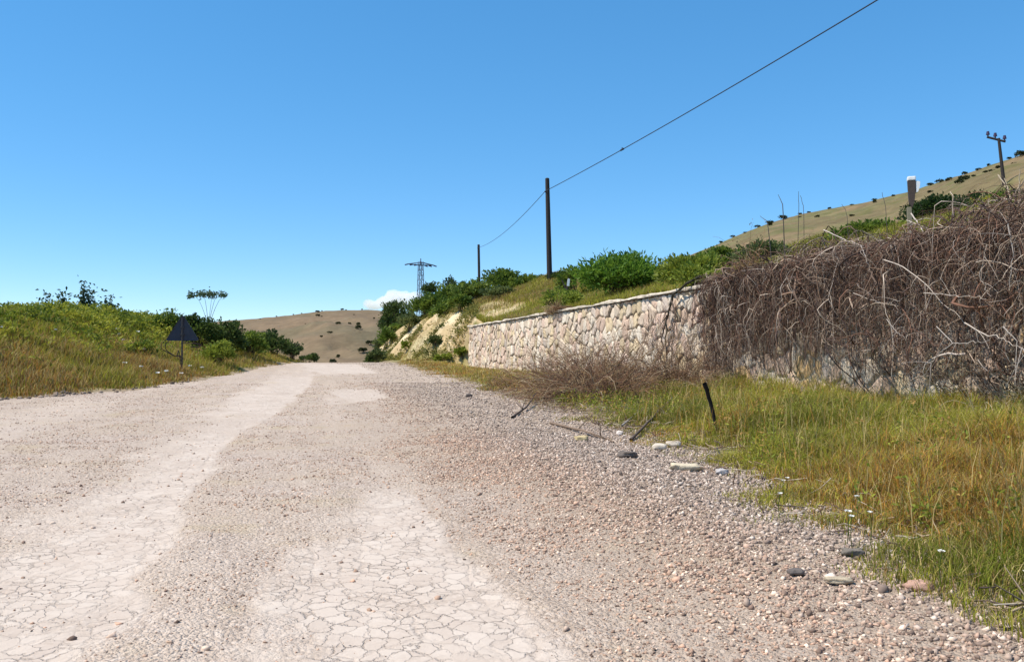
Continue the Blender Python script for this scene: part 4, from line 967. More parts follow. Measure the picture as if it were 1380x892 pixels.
# dark hanging stem left of the creeper, over the wall
stem = thing('creeper_stem', 'dark creeper stem hanging down the bare wall left of the tangle', 'creeper', (11.8, 25.5, .5))
for pts, r, c in [([(945, 372, .35), (925, 382, .0), (908, 398, 0), (899, 425, 0), (897, 455, 0), (900, 495, 0)], .05, (.05, .045, .03)), ([(899, 425, 0), (893, 455, 0), (890, 498, 0)], .03, (.07, .05, .04)),
                  ([(905, 405, 0), (912, 430, 0), (904, 465, 0), (910, 500, 0)], .025, (.12, .09, .07)), ([(956, 400, 0), (945, 432, 0), (930, 440, 0), (936, 426, 0), (950, 425, 0)], .028, (.14, .075, .06)),
                  ([(960, 390, 0), (948, 420, 0), (956, 460, 0), (950, 505, 0)], .02, (.15, .10, .085))]:
    pbr('strand', pts, 11.78, r, np.array(c), stem, wig=.05, twigs=2)
n = 140; k = 10
Y0 = rng.uniform(22.6, 27.5, n); P = [np.stack([11.86 - .12 * rng.random(n), Y0, rng.uniform(1.2, 3.7, n)], 1)]
for i in range(k - 1):
    P.append(P[-1] + np.stack([rng.normal(0, .02, n), rng.normal(0, .06, n), -rng.uniform(.03, .14, n)], 1))
P = np.stack(P, 1); P[..., 0] = np.minimum(P[..., 0], 11.88); P[..., 2] = np.maximum(P[..., 2], .4)
V, F = tubes(P, np.full((n, k), .008), 3); child_world('fine_twigs', V, F, np.repeat(VINE_PAL[rng.integers(0, 7, n)], k * 3, 0), M_TWIG, stem)

# ------------------------------------------------------------------ dry brush along the wall foot
def brush(name, label, cx, cy_, rx_, ry_, h, n, r, pal, leaves=0):
    z0 = float(surf(np.array(cx), np.array(cy_)))
    t = thing(name, label, 'dry bush', (cx, cy_, z0))
    K = max(3, n // 150); ka = rng.uniform(0, 2 * PI, K); kq = np.sqrt(rng.random(K)); ks = rng.uniform(.55, 1.15, K); kw = rng.random(K) + .4; ki = rng.choice(K, n, p=kw / kw.sum())
    a = rng.uniform(0, 2 * PI, n); q = np.sqrt(rng.random(n)) * .32; X = rx_ * (.72 * kq * np.cos(ka))[ki] + rx_ * q * np.cos(a); Y = ry_ * (.72 * kq * np.sin(ka))[ki] + ry_ * q * np.sin(a); q = q * 2
    Zg = surf(cx + X, cy_ + Y) - z0
    k = 9; p = np.stack([X, Y, Zg], 1); out = [p]
    az = a + rng.normal(0, 1.0, n); v = np.stack([np.cos(az) * rng.uniform(.1, .8, n), np.sin(az) * rng.uniform(.1, .8, n), rng.uniform(.4, 1.1, n)], 1)
    L = h * ks[ki] * rng.uniform(.5, 1.5, n) * (1.1 - .5 * q)
    for i in range(k - 1):
        v = v + rng.normal(0, .22, (n, 3)); v[:, 2] -= .16
        v /= np.linalg.norm(v, axis=1, keepdims=True) + 1e-6
        p = p + v * (L / (k - 1))[:, None]; p[:, 2] = np.maximum(p[:, 2], Zg + .02); p[:, 0] = np.minimum(p[:, 0], 11.8 - cx); out.append(p)
    P = np.stack(out, 1); R = (r * rng.uniform(.5, 1.5, n))[:, None] * np.linspace(1, .4, k)[None]
    V, F = tubes(P, R, 3); c = pal[rng.integers(0, len(pal), n)] * rng.uniform(.7, 1.25, (n, 1))
    link('twigs', mesh_np('twigs', V, F, np.repeat(c, k * 3, 0), True), M_TWIG, t)
    if leaves:
        B = P[rng.integers(0, n, leaves), rng.integers(2, k, leaves)] + rng.normal(0, .04, (leaves, 3)); B[:, 0] = np.minimum(B[:, 0], 11.75 - cx)
        C = mixc(np.array([.24, .12, .055]), np.array([.35, .25, .11]), rng.random(leaves)) * rng.uniform(.7, 1.2, (leaves, 1))
        V, F, C = leafcards(B, rng.normal(0, 1, (leaves, 3)), rng.uniform(.04, .1, leaves), rng.uniform(.02, .05, leaves), C)
        link('dry_leaves', mesh_np('dry_leaves', V, F, C), M_LEAF, t)
    return t
BRP = np.array([[.31, .175, .10], [.21, .115, .075], [.38, .25, .13], [.11, .075, .055], [.52, .40, .26], [.25, .14, .085]])
brush('dead_brush', 'reddish brown dry brush heaped between wall and road', 8.3, 23.6, 2.1, 2.8, 2.15, 2100, .0075, BRP, 1500)
brush('dead_brush', 'darker dry brush against the wall beside the hanging stem', 10.4, 24.0, 1.4, 2.8, 2.3, 1200, .007, BRP * .8, 500)
brush('dead_brush', 'low dry brush trailing on the verge edge left of the big heap', 7.6, 28.5, 1.4, 2.2, .9, 420, .007, BRP, 500)
brush('dead_brush', 'tuft of grey dry brush by the wall under the creeper tip', 10.9, 21.0, .9, 1.6, 1.1, 380, .006, BRP * .9, 100)
brush('dead_brush', 'pale dry weeds by the wall foot at the right edge', 10.6, 10.6, 1.0, 1.1, .85, 300, .005, np.array([[.5, .42, .3], [.4, .33, .22]]), 200)
# dry twigs on the terrace edge, above the coping
brush('dry_stalks', 'brown dry stalks sprawling on the coping below the bright bush', 12.9, 38.5, .8, 2.2, .7, 160, .008, BRP, 120)
brush('dry_stalks', 'tall thin dry stalks and weeds at the left top of the creeper', 13.2, 20.3, .7, 1.0, 1.15, 130, .006, BRP, 260)

n = 15000; Yq = rng.uniform(3, 30, n); Xq = rng.uniform(3.6, 11.5, n); k = (Xq > xr(Yq) - .5 + .7 * rng.random(n)) & ((rng.random(n) < ss(14, 18, Yq) * ss(31, 27, Yq) * (Xq - xr(Yq) < 3.2)) | (rng.random(n) < .35 * ss(3.5, .5, Xq - xr(Yq)))) & (Xq < Yq * 1.3 + 2)
Xq, Yq = Xq[k], Yq[k]; n = len(Xq); k = 5; az = rng.uniform(0, 6.28, n); L_ = rng.uniform(.1, .5, n); q = np.linspace(-.5, .5, k)[None]
PX = Xq[:, None] + np.cos(az)[:, None] * L_[:, None] * q; PY = Yq[:, None] + np.sin(az)[:, None] * L_[:, None] * q
P = np.stack([PX, PY, surf(PX, PY) + .012 + rng.random((n, 1)) * .05 + q * rng.normal(0, .1, (n, 1))], -1) + rng.normal(0, .012, (n, k, 3))
V, F = tubes(P, np.full((n, k), .004) * rng.uniform(.6, 2.2, (n, 1)), 3); c = np.array([[.42, .31, .2], [.25, .16, .11], [.13, .09, .08], [.5, .42, .32]])[rng.integers(0, 4, n)]
tag(link('twig_litter', mesh_np('twig_litter', V, F, np.repeat(c, k * 3, 0)), M_TWIG), 'litter of broken dry twigs between brush and gravel', 'litter', kind='stuff')

# ------------------------------------------------------------------ fallen branches, stake
def loose_branch(name, label, pts, r0, mat_col, zoff=.03, twigs=3):
    W = np.array([(x, y, float(surf(np.array(x), np.array(y))) + zoff + dz) for x, y, dz in pts])
    o0 = W[0].copy(); P = branch_path(W, 14, .012)[None]
    V, F = tubes(P, (r0 * np.linspace(1, .4, 14))[None], 6); parts = [(V, F, np.tile(mat_col, (len(V), 1)) * rng.uniform(.8, 1.2, (len(V), 1)))]
    for j in range(twigs):
        b = P[0, rng.integers(4, 13)]; d = rng.normal(0, 1, 3); d[2] = abs(d[2]) * .6; d /= np.linalg.norm(d); q = np.linspace(0, 1, 5)[:, None]
        V, F = tubes((b + d * q * rng.uniform(.2, .5))[None], (r0 * .45 * (1 - .6 * q[:, 0]))[None], 4); parts.append((V, F, np.tile(mat_col, (len(V), 1))))
    V, F, C = cat(parts)
    return tag(link(name, mesh_np(name, V - o0, F, C, True), M_TWIG, loc=tuple(o0)), label, 'branch')
def gp_(px, py, z):
    r = ray(px, py); t = (z - CAMZ) / r[2]; return r[0] * t, r[1] * t
a = gp_(850, 580, .2); b = gp_(878, 558, .3); c = gp_(905, 540, .4)
loose_branch('fallen_branch', 'dark forked branch lying on the verge above the pale flat stones', [a + (0,), b + (.08,), c + (.22,)], .028, np.array([.12, .09, .07]))
a = gp_(690, 556, .2); b = gp_(710, 548, .2); c = gp_(728, 532, .25)
loose_branch('fallen_branch', 'dark branch stub at the left foot of the dry brush', [a + (0,), b + (.05,), c + (.2,)], .03, np.array([.08, .06, .05]))
a = gp_(742, 566, .15); b = gp_(790, 578, .15); c = gp_(828, 588, .15)
loose_branch('fallen_branch', 'grey brown branch lying along the gravel edge below the dry brush', [a + (0,), b + (.03,), c + (.0,)], .03, np.array([.22, .155, .11]))
a = gp_(838, 560, .3); b = gp_(868, 548, .3); c = gp_(905, 552, .35)
loose_branch('fallen_branch', 'thin pale grey branch among the litter beside the dark forked one', [a + (0.04,), b + (.1,), c + (.06,)], .02, np.array([.33, .29, .26]))
a = gp_(1365, 838, 0); b = gp_(1400, 845, 0)
loose_branch('fallen_branch', 'short dry stick at the gravel edge in the lower right corner', [a + (0,), ((a[0] + b[0]) / 2, (a[1] + b[1]) / 2, .02), b + (0,)], .014, np.array([.25, .19, .13]))
b0 = at(966, 572, 13.2); b1 = at(956, 538, 13.2); b2 = at(949, 517, 13.1)
P = np.array([b0 - [0, 0, .15], b0 * .5 + b1 * .5, b1, b1 * .4 + b2 * .6 + [.01, 0, 0], b2]); P = branch_path(P, 10, .006)[None]
V, F = tubes(P, np.linspace(.028, .04, 10)[None], 7)
s = tag(link('charred_stump', mesh_np('charred_stump', V - P[0, 0], F, None, True), M_CHAR, loc=tuple(P[0, 0])), 'charred black leaning stake in the grass before the wall', 'stake')

# ------------------------------------------------------------------ named stones on the verge
def rock(label, px, py, wpx, hr, dr_, col, zg=.1, rz=0):
    x, y = gp_(px, py, zg); zs = float(surf(np.array(x), np.array(y)))
    x, y = gp_(px, py, zs + .02); zs = float(surf(np.array(x), np.array(y)))
    w = wpx / FPX * math.hypot(x, y) / 2
    bm = bmesh.new(); bmesh.ops.create_icosphere(bm, subdivisions=3, radius=1)
    sd = rng.uniform(0, 50)
    for v in bm.verts:
        p = v.co.copy(); k = 1 + .5 * (float(vnoise(p.x + sd, p.y + p.z * 1.7, 1.6, 2)) - .5) + .2 * (float(vnoise(p.x + sd, p.z + p.y, 4, 3)) - .5)
        q = Vector((math.copysign(abs(p.x) ** .75, p.x), math.copysign(abs(p.y) ** .8, p.y), math.copysign(math.tanh(abs(p.z) * 1.5) * .85, p.z))) * k
        v.co = Vector((q.x * w, q.y * w * dr_, q.z * w * hr))
    me = bm_mesh('rock', bm)
    a = me.color_attributes.new('Col', 'FLOAT_COLOR', 'POINT')
    n = len(me.vertices); a.data.foreach_set('color', np.tile(np.array(list(col) + [1.]), n))
    me.polygons.foreach_set('use_smooth', np.ones(len(me.polygons), bool)); o = link('stone', me, M_ROCK, loc=(x, y, zs + w * hr * .55 + .012), rz=-YAW + rz)
    return tag(o, label, 'stone', 'loose stones along the gravel edge')
rock('flat yellowish stone alone on the gravel below the dry brush', 784, 592, 20, .45, .7, (.56, .44, .24))
rock('small pale round stone under the dry brush by the grey branch', 835, 586, 10, .7, .9, (.68, .58, .50))
rock('dark grey lump of stone between brush and pale flat stones', 845, 615, 26, .45, .8, (.16, .13, .11))
rock('pale flat stone at the grass tip, left of a touching pair', 889, 604, 22, .5, .7, (.62, .53, .42))
rock('pale flat stone at the grass tip, right of a touching pair', 908, 601, 20, .6, .7, (.64, .54, .43))
rock('long cream flat stone below the touching pale pair', 924, 632, 42, .36, .5, (.62, .52, .37))
rock('small grey stone right of the long cream flat stone', 973, 637, 16, .55, .8, (.48, .44, .42))
rock('olive grey flat stone in the gravel below the verge', 1130, 783, 34, .32, .6, (.48, .39, .27))
rock('reddish flat stone in the gravel nearest the rusty grass', 1240, 790, 34, .4, .6, (.54, .33, .24))
rock('dark stone in the gravel left of the olive grey one', 1073, 772, 20, .5, .8, (.16, .135, .12))
rock('squat dark stone at the gravel edge below white flowers', 1150, 746, 26, .45, .7, (.20, .17, .14))
rock('tiny dark stone at the far verge edge by the wall end', 632, 527, 9, .6, .8, (.12, .1, .09))

# white wild flowers in the verge
def flower(px, py, hz):
    x, y = gp_(px, py, hz + .1); z0 = float(surf(np.array(x), np.array(y))); x, y = gp_(px, py, z0 + hz)
    z0 = float(surf(np.array(x), np.array(y)))
    t = thing('wild_flower', 'white wild flower standing in the long verge grass', 'flower', (x, y, z0), 'white wild flowers in the verge grass', rng.uniform(0, 6))
    q = np.linspace(0, 1, 6); V, F = tubes(np.stack([.02 * np.sin(q * 3), .0 * q, q * hz], 1)[None], np.full((1, 6), .003), 4)
    link('stem', mesh_np('stem', V, F, np.tile([.1, .15, .03], (len(V), 1)), True), M_GRASS, t)
    a = np.arange(9) * 2 * PI / 9; D = np.stack([np.cos(a), np.sin(a), .5 + 0 * a], 1)
    V, F, C = leafcards(np.tile([[0.004, 0, hz]], (9, 1)), D, np.full(9, .026), np.full(9, .017), np.tile([.8, .8, .7], (9, 1)), .1)
    link('petals', mesh_np('petals', V, F, C), M_PETAL, t)
for px, py in [(1056, 646), (1061, 641), (1052, 663), (1155, 667), (1145, 690), (1148, 695), (1141, 688), (1172, 690), (1270, 742)]: flower(px, py, .24)

def far_flower(px, py):
    p = hit(px, py, 22, 90)
    t = thing('wild_flower', 'pale wild flower cluster among the grass of the left bank', 'flower', (p[0], p[1], p[2] - .1), 'pale wild flowers on the left bank')
    a = rng.uniform(0, 6.28, 8); D = np.stack([np.cos(a), np.sin(a), .4 + 0 * a], 1)
    V, F, C = leafcards(np.tile([[0, 0, .5]], (8, 1)), D, np.full(8, .10), np.full(8, .07), np.tile([.8, .8, .7], (8, 1)), .1)
    link('petals', mesh_np('petals', V, F, C), M_PETAL, t)
    q = np.linspace(0, 1, 4); V, F = tubes(np.stack([.03 * q, 0 * q, q * .5], 1)[None], np.full((1, 4), .006), 4); link('stem', mesh_np('stem', V, F, np.tile([.15, .18, .03], (len(V), 1)), True), M_GRASS, t)
for px, py in [(74, 458), (158, 455), (160, 462), (172, 446), (166, 470), (190, 508), (212, 517), (224, 514), (194, 483), (256, 506), (272, 508), (244, 517), (1, 456), (168, 503), (186, 458)]: far_flower(px, py)

# yellow weed above the creeper
loc = vx(1325, 285, 13.2); t = thing('yellow_weed', 'yellow flowering weed standing on top of the creeper', 'plant', (loc[0], loc[1], 3.75))
n = 260; P = np.stack([rng.normal(0, .11, n), rng.normal(0, .11, n), rng.uniform(.1, .85, n)], 1)
V, F, C = leafcards(P, rng.normal(0, 1, (n, 3)) + [0, 0, .6], rng.uniform(.05, .12, n), rng.uniform(.02, .05, n), mixc(np.array([.22, .24, .03]), np.array([.52, .42, .05]), rng.random(n)))
link('leaves', mesh_np('leaves', V, F, C), M_LEAF, t)
q = np.linspace(0, 1, 6); P = np.stack([np.stack([dx * q, dy * q, q * h_], 1) for dx, dy, h_ in ((0, 0, .95), (.15, .05, .7), (-.14, .08, .65))]); V, F = tubes(P, np.full((3, 6), .01), 4)
link('stem', mesh_np('stem', V, F, np.tile([.3, .26, .1], (len(V), 1)), True), M_TWIG, t)

# tall wiry stalks on the skyline above the creeper
st_i = 0
for px0, y0_, px1, y1_, lab in [(1058, 292, 1049, 262, 'thick dark wiry stalk over the left end of the creeper'), (1074, 295, 1076, 258, 'thin tall wiry stalk between two others above the creeper'), (1084, 295, 1079, 264, 'thin bent wiry stalk right of the tallest one'), (1042, 305, 1024, 292, 'short leaning wiry stalk left of the thick dark one'), (1197, 300, 1188, 260, 'wiry dark stalk left of the white topped post'), (1145, 295, 1134, 275, 'short wiry stalk midway along the creeper top')]:
    p0 = vx(px0, y0_ + 40, 13.3); p1 = vx((px0 + px1) / 2 + 1.5, (y0_ + y1_) / 2, 13.3); p2 = vx(px1, y1_, 13.3)
    p0[2] = min(p0[2], float(terrain(p0[0], p0[1])) - .05)
    P = branch_path([p0, p1, p2], 10, .008)[None]; V, F = tubes(P, np.linspace(.018 if 'thick' in lab else .009, .005, 10)[None], 4)
    tag(link('dry_stalk', mesh_np('dry_stalk', V - p0, F, np.tile([.09, .075, .065], (len(V), 1)), True), M_TWIG, loc=tuple(p0)), lab, 'stalk', 'wiry stalks above the creeper')

# ------------------------------------------------------------------ sign seen from behind
_h = hit(245, 503, 22, 60); sx, sy, SY = _h[0], _h[1], _h[1]; sz = float(terrain(sx, sy))
sign = thing('traffic_sign', 'triangular road sign seen from behind on the left bank', 'road sign', (sx, sy, sz), rz=-.12)
toph = at(245, 424, SY)[2] - sz; both = at(245, 459, SY)[2] - sz
bm = bmesh.new(); bm_tube(bm, (0, 0, -.4), (0, 0, toph - .12), .035, .035, 12); link('post', bm_mesh('post', bm), M_SIGNPOST, sign)
bm = bmesh.new()
hw = (at(270, 440, SY)[0] - at(224, 440, SY)[0]) / 2
def rounded_tri(hw, z0, z1, r, n=6):
    cs = [(-hw + r * 1.6, z0 + r), (hw - r * 1.6, z0 + r), (0, z1 - r * 1.7)]; angs = [(150, 270), (270, 390), (30, 150)]
    pts = []
    for (cx_, cz_), (a0, a1) in zip(cs, angs):
        for i in range(n + 1):
            a = math.radians(a0 + (a1 - a0) * i / n); pts.append((cx_ + r * math.cos(a), cz_ + r * math.sin(a)))
    return pts
def extrude_poly(bm, pts, y0, y1):
    f = [bm.verts.new((x, y0, z)) for x, z in pts]; b = [bm.verts.new((x, y1, z)) for x, z in pts]
    bm.faces.new(f); bm.faces.new(b[::-1]); n = len(pts)
    for i in range(n): bm.faces.new((f[i], b[i], b[(i + 1) % n], f[(i + 1) % n]))
    bmesh.ops.recalc_face_normals(bm, faces=bm.faces)
extrude_poly(bm, rounded_tri(hw, both, toph, .06), .045, .052); plate = link('plate', bm_mesh('plate', bm), M_SIGN, sign)
bm = bmesh.new(); o_ = rounded_tri(hw + .004, both - .004, toph + .004, .06); i_ = rounded_tri(hw - .03, both + .02, toph - .04, .05)
n = len(o_); vo = [bm.verts.new((x, .012, z)) for x, z in o_]; vi = [bm.verts.new((x, .012, z)) for x, z in i_]; vo2 = [bm.verts.new((x, .0425, z)) for x, z in o_]; vi2 = [bm.verts.new((x, .0425, z)) for x, z in i_]
for i in range(n):
    j = (i + 1) % n
    bm.faces.new((vo[i], vo[j], vi[j], vi[i])); bm.faces.new((vo[i], vo2[i], vo2[j], vo[j])); bm.faces.new((vi[i], vi[j], vi2[j], vi2[i]))
bmesh.ops.recalc_face_normals(bm, faces=bm.faces); link('rim', bm_mesh('rim', bm), M_SIGN, sign)
bm = bmesh.new()
bm.free()
for zc in (both + .25, both + .55):
    bm = bmesh.new(); bm_box(bm, (0, .005, zc), (.16, .075, .05), bev=.008); link('bracket', bm_mesh('bracket', bm), M_SIGNPOST, sign)
# dead bramble wrapped round the sign post
br = thing('dry_bramble', 'dark dry bramble loop hanging under the triangular sign', 'bramble', (sx, sy, sz))
lp = np.array([(-.62, -.06, both + .02), (-.82, -.08, both - .12), (-.78, -.1, both - .36), (-.5, -.08, both - .52), (-.2, -.06, both - .66), (-.03, -.06, both - .62)]); lp2 = np.array([(.02, -.06, both - .08), (.25, -.1, both - .1), (.55, -.1, both - .12), (.78, -.1, both - .2), (.66, -.08, both - .3), (.35, -.08, both - .22)])
P = np.stack([branch_path(lp, 14, .02), branch_path(lp2, 14, .02), branch_path(lp * [.8, 1, 1] + [0, .02, -.02], 14, .03), branch_path(np.array([(-.2, -.06, both - .66), (-.12, -.05, 1.0), (-.06, -.05, .5), (-.02, -.05, .0)]), 14, .015)])
V, F = tubes(P, np.full((4, 14), .018), 5); link('strand', mesh_np('strand', V, F, np.tile([.075, .05, .045], (len(V), 1)), True), M_TWIG, br)

# ------------------------------------------------------------------ poles, pylon, cable
def bare_pole(label, px_top, py_top, px_b, Y, r, group):
    top = at(px_top, py_top, Y); bx = at(px_b, 380, Y)[0]; bz = float(terrain(bx, Y))
    bm = bmesh.new(); base = np.array([bx, Y, bz]); d = top - base
    t = thing('utility_pole', label, 'pole', base, group)
    k = 9; bm.free()
    q = np.linspace(0, 1, k); P = (np.array([0, 0, -.6]) + (d - np.array([0, 0, -.6])) * q[:, None])[None]
    V, F = tubes(P, np.linspace(r * 1.15, r * .85, k)[None], 12)
    link('shaft', mesh_np('shaft', V, F, None, True), M_POLE, t)
    bm = bmesh.new(); bm_tube(bm, tuple(d - np.array([0, 0, .01])), tuple(d + np.array([0, 0, .05])), r * .86, r * .55, 12); link('cap', bm_mesh('cap', bm), M_POLE, t)
    return t, base, d
GP = 'bare dark utility poles carrying the single cable'
p1, b1_, d1_ = bare_pole('tall bare dark utility pole on the terrace, the nearer one', 737.5, 241, 741, 66, .20, GP)
p2, b2_, d2_ = bare_pole('short looking bare dark utility pole farther along the skyline', 645, 330, 647.5, 130, .22, GP)
A1 = at(738.3, 258, 66) - [.22, 0, 0]; A2 = at(645.5, 334, 130) - [.2, 0, 0]
for t, A_, b_ in ((p1, A1, b1_), (p2, A2, b2_)):
    bm = bmesh.new(); l = A_ - b_
    bm_tube(bm, tuple(l + [.1, 0, -.03]), tuple(l + [-.03, 0, -.03]), .02, .02, 8); bm_tube(bm, tuple(l + [-.03, 0, -.09]), tuple(l + [-.03, 0, .02]), .05, .03, 10)
    link('insulator', bm_mesh('insulator', bm), M_INSUL, t)
def wire(a, b, sag, k=60):
    q = np.linspace(0, 1, k)[:, None]; return a + (b - a) * q - np.array([0, 0, 1.]) * sag * 4 * q * (1 - q)
r_ = ray(1183, 0); Pm = np.array([0, 0, CAMZ]) + r_ * (20.6 / r_[0])
dirw = (Pm - A1); A0 = A1 + dirw * 1.75
sagz = .55
# lift the end so the sagging span still passes the point seen at the top edge
qm = 1 / 1.75; A0 = A0 + np.array([0, 0, sagz * 4 * qm * (1 - qm) / qm])
W1 = wire(A1, A0, sagz, 80)
cab = thing('power_cable', 'dark overhead cable slanting across the sky to the tall pole', 'cable', A1)
V, F = tubes(W1[None], np.full((1, 80), .026), 6); link('wire', mesh_np('wire', V - A1, F, None, True), M_CABLE, cab)
# splice seen at (838, 207)
pr = []
for w in W1:
    c = w - np.array([0, 0, CAMZ]); pr.append(c)
u = ray(838, 207); j = int(np.argmin([np.linalg.norm(np.cross(c / np.linalg.norm(c), u / np.linalg.norm(u))) for c in pr]))
bm = bmesh.new(); dv = W1[j + 1] - W1[j]; dv /= np.linalg.norm(dv); l = W1[j] - A1
bm_tube(bm, tuple(l - dv * .22), tuple(l + dv * .22), .06, .06, 8); bm_tube(bm, tuple(l + [0, 0, .02]), tuple(l + [0, 0, .14]), .05, .025, 8)
link('splice', bm_mesh('splice', bm), M_CABLE, cab)
W2 = wire(A1 - [.0, .0, .0], A2, .8, 60)
c2 = tag(link('power_cable', mesh_np('power_cable', *tubes((W2 - A1)[None], np.full((1, 60), .024), 6), None, True), M_CABLE, loc=tuple(A1)), 'thin dark cable sagging between the tall and the short pole', 'cable')

# lattice pylon far behind the bank
ptop = at(567, 349, 200); pb = np.array([ptop[0], 200., -14.]); Hh = ptop[2] + 14
py_ = thing('lattice_pylon', 'grey lattice steel pylon with a flat crossarm beyond the bank', 'pylon', pb, rz=.35)
def half(z): return lerp(1.25, .42, z / Hh)
def legpt(sx_, sy_, z): w = half(z); return (sx_ * w, sy_ * w, z)
bm = bmesh.new(); zs = list(np.linspace(0, Hh - .9, 17))
for sx_ in (-1, 1):
    for sy_ in (-1, 1): bm_tube(bm, legpt(sx_, sy_, 0), legpt(sx_, sy_, Hh - .6), .09, .07, 6)
for i in range(16):
    z0, z1 = zs[i], zs[i + 1]
    for (a, b) in (((-1, -1), (1, -1)), ((1, -1), (1, 1)), ((1, 1), (-1, 1)), ((-1, 1), (-1, -1))):
        bm_tube(bm, legpt(*a, z0), legpt(*b, z1), .045, n=4); bm_tube(bm, legpt(*b, z0), legpt(*a, z1), .045, n=4); bm_tube(bm, legpt(*a, z1), legpt(*b, z1), .04, n=4)
link('lattice_mast', bm_mesh('lattice_mast', bm), M_STEEL, py_)
bm = bmesh.new(); zc = Hh - 1.15; La = 3.5
for yy in (-.35, .35):
    bm_tube(bm, (-La, yy * .3, zc - .25), (0, yy, zc + .35), .09, n=6); bm_tube(bm, (0, yy, zc + .35), (La, yy * .3, zc - .15), .09, n=6); bm_tube(bm, (-La, yy * .3, zc - .25), (0, yy, zc - .3), .08, n=6); bm_tube(bm, (La, yy * .3, zc - .15), (0, yy, zc - .3), .08, n=6)
for xx in (-2.4, -1.5, -.7, .7, 1.5, 2.4): bm_tube(bm, (xx, -.2, zc - .28), (xx, .2, zc + .3 - .22 * abs(xx) / 1.6), .06, n=6)
bm_tube(bm, (0, 0, zc), (0, 0, Hh + .1), .12, n=8)
link('crossarm', bm_mesh('crossarm', bm), M_STEEL, py_)
for xx, dz in ((-3.4, -.3), (-2.1, -.28), (-1.0, -.3), (1.0, -.35), (2.1, -.3), (3.4, -.2)):
    bm = bmesh.new(); s_ = 1 if xx > 0 else -1
    for q in range(6): bm_tube(bm, (xx + s_ * q * .14, -.1, zc + dz - q * .035), (xx + s_ * (q + .6) * .14, -.1, zc + dz - (q + .6) * .035), .17, .10, 8)
    bm_tube(bm, (xx - s_ * .1, -.1, zc + dz + .03), (xx + s_ * .9, -.1, zc + dz - .2), .05, n=6)
    link('insulator', bm_mesh('insulator', bm), M_INSUL, py_)

# pole with crossarm on the right hill
best = None
rd = ray(1355, 248)
d = VR - np.array([0, 0, CAMZ]); hor = np.hypot(d[..., 0], d[..., 1]); az_ = np.arctan2(d[..., 0], d[..., 1])
ia = int(np.argmin(np.abs(az_[:, 0] - math.atan2(rd[0], rd[1])))); el_ = d[ia, :70, 2] / hor[ia, :70]; jb = int(np.argmin(np.abs(el_ - rd[2] / math.hypot(rd[0], rd[1]))))
base = VR[ia, jb]; R_ = hor[ia, jb]
rt = ray(1351, 186); hp = CAMZ + rt[2] / math.hypot(rt[0], rt[1]) * R_ - base[2]
up_ = thing('utility_pole', 'dark utility pole with a tilted crossarm on the right hill', 'pole', base, rz=-math.atan2(rd[0], rd[1]))
ln = -5 / FPX * R_
rr = .055 / 20 * R_ * .6
V, F = tubes((np.array([0, 0, -.5]) + np.array([ln, 0, hp + .5]) * np.linspace(0, 1, 8)[:, None])[None], np.linspace(rr * 1.1, rr * .8, 8)[None], 10); link('shaft', mesh_np('shaft', V, F, None, True), M_POLE, up_)
u = R_ / FPX
bm = bmesh.new(); bm_tube(bm, (ln - 12 * u, 0, hp + 3 * u), (ln + 7 * u, 0, hp - 5 * u), 1.3 * u, 1.3 * u, 8); link('crossarm', bm_mesh('crossarm', bm), M_POLE, up_)
for dx, dz in ((-11, 3), (-3.5, 0.2), (6, -4)):
    bm = bmesh.new(); bm_tube(bm, (ln + dx * u, 0, hp + dz * u), (ln + dx * u, 0, hp + (dz + 3) * u), .8 * u, .8 * u, 8); bm_tube(bm, (ln + dx * u, 0, hp + (dz + 2.5) * u), (ln + dx * u, 0, hp + (dz + 6.5) * u), 2.2 * u, 1.4 * u, 10)
    link('insulator', bm_mesh('insulator', bm), M_INSUL, up_)

# white topped post above the creeper
Yp = 15.6; pt = at(1226, 239, Yp); pz = float(terrain(pt[0], Yp))
post = thing('fence_post', 'weathered post with white painted top and split board above the creeper', 'post', (pt[0], Yp, pz), rz=-YAW - .35)
ph = pt[2] - pz; u = 20.2 / FPX
bm = bmesh.new(); vs = bm_box(bm, (0, 0, (ph * .62 - .3) / 2), (5.5 * u, 5.5 * u, ph * .62 + .3), bev=.01)
for v in vs: v.co.x += -.03 * (v.co.z / ph)
link('shaft', bm_mesh('shaft', bm), M_WOOD, post)
bm = bmesh.new()
q = [(-4.4, ph - 5 * u), (4.4, ph - 5 * u), (4.2, ph - 18 * u), (3.0, ph - 30 * u), (.5, ph - 38 * u), (-2.8, ph - 33 * u), (-3.8, ph - 20 * u)]
extrude_poly(bm, [(x * u + .03, z) for x, z in q][::-1], -.085, .07); bmesh.ops.recalc_face_normals(bm, faces=bm.faces); link('board', bm_mesh('board', bm), M_DARKWOOD, post)
bm = bmesh.new(); vs = bm_box(bm, (.03, -.005, ph - 2.4 * u), (9.4 * u, .18, 5.2 * u), bev=.02); link('cap', bm_mesh('cap', bm), M_WHITE, post)
bm = bmesh.new(); q = [(4.7, ph - 5.3 * u), (9.5, ph - 7 * u), (9.0, ph - 13 * u), (7.0, ph - 19 * u), (4.9, ph - 20 * u)]
extrude_poly(bm, [(x * u + .03, z) for x, z in q][::-1], -.075, .05); link('splinter', bm_mesh('splinter', bm), M_WHITE, post)
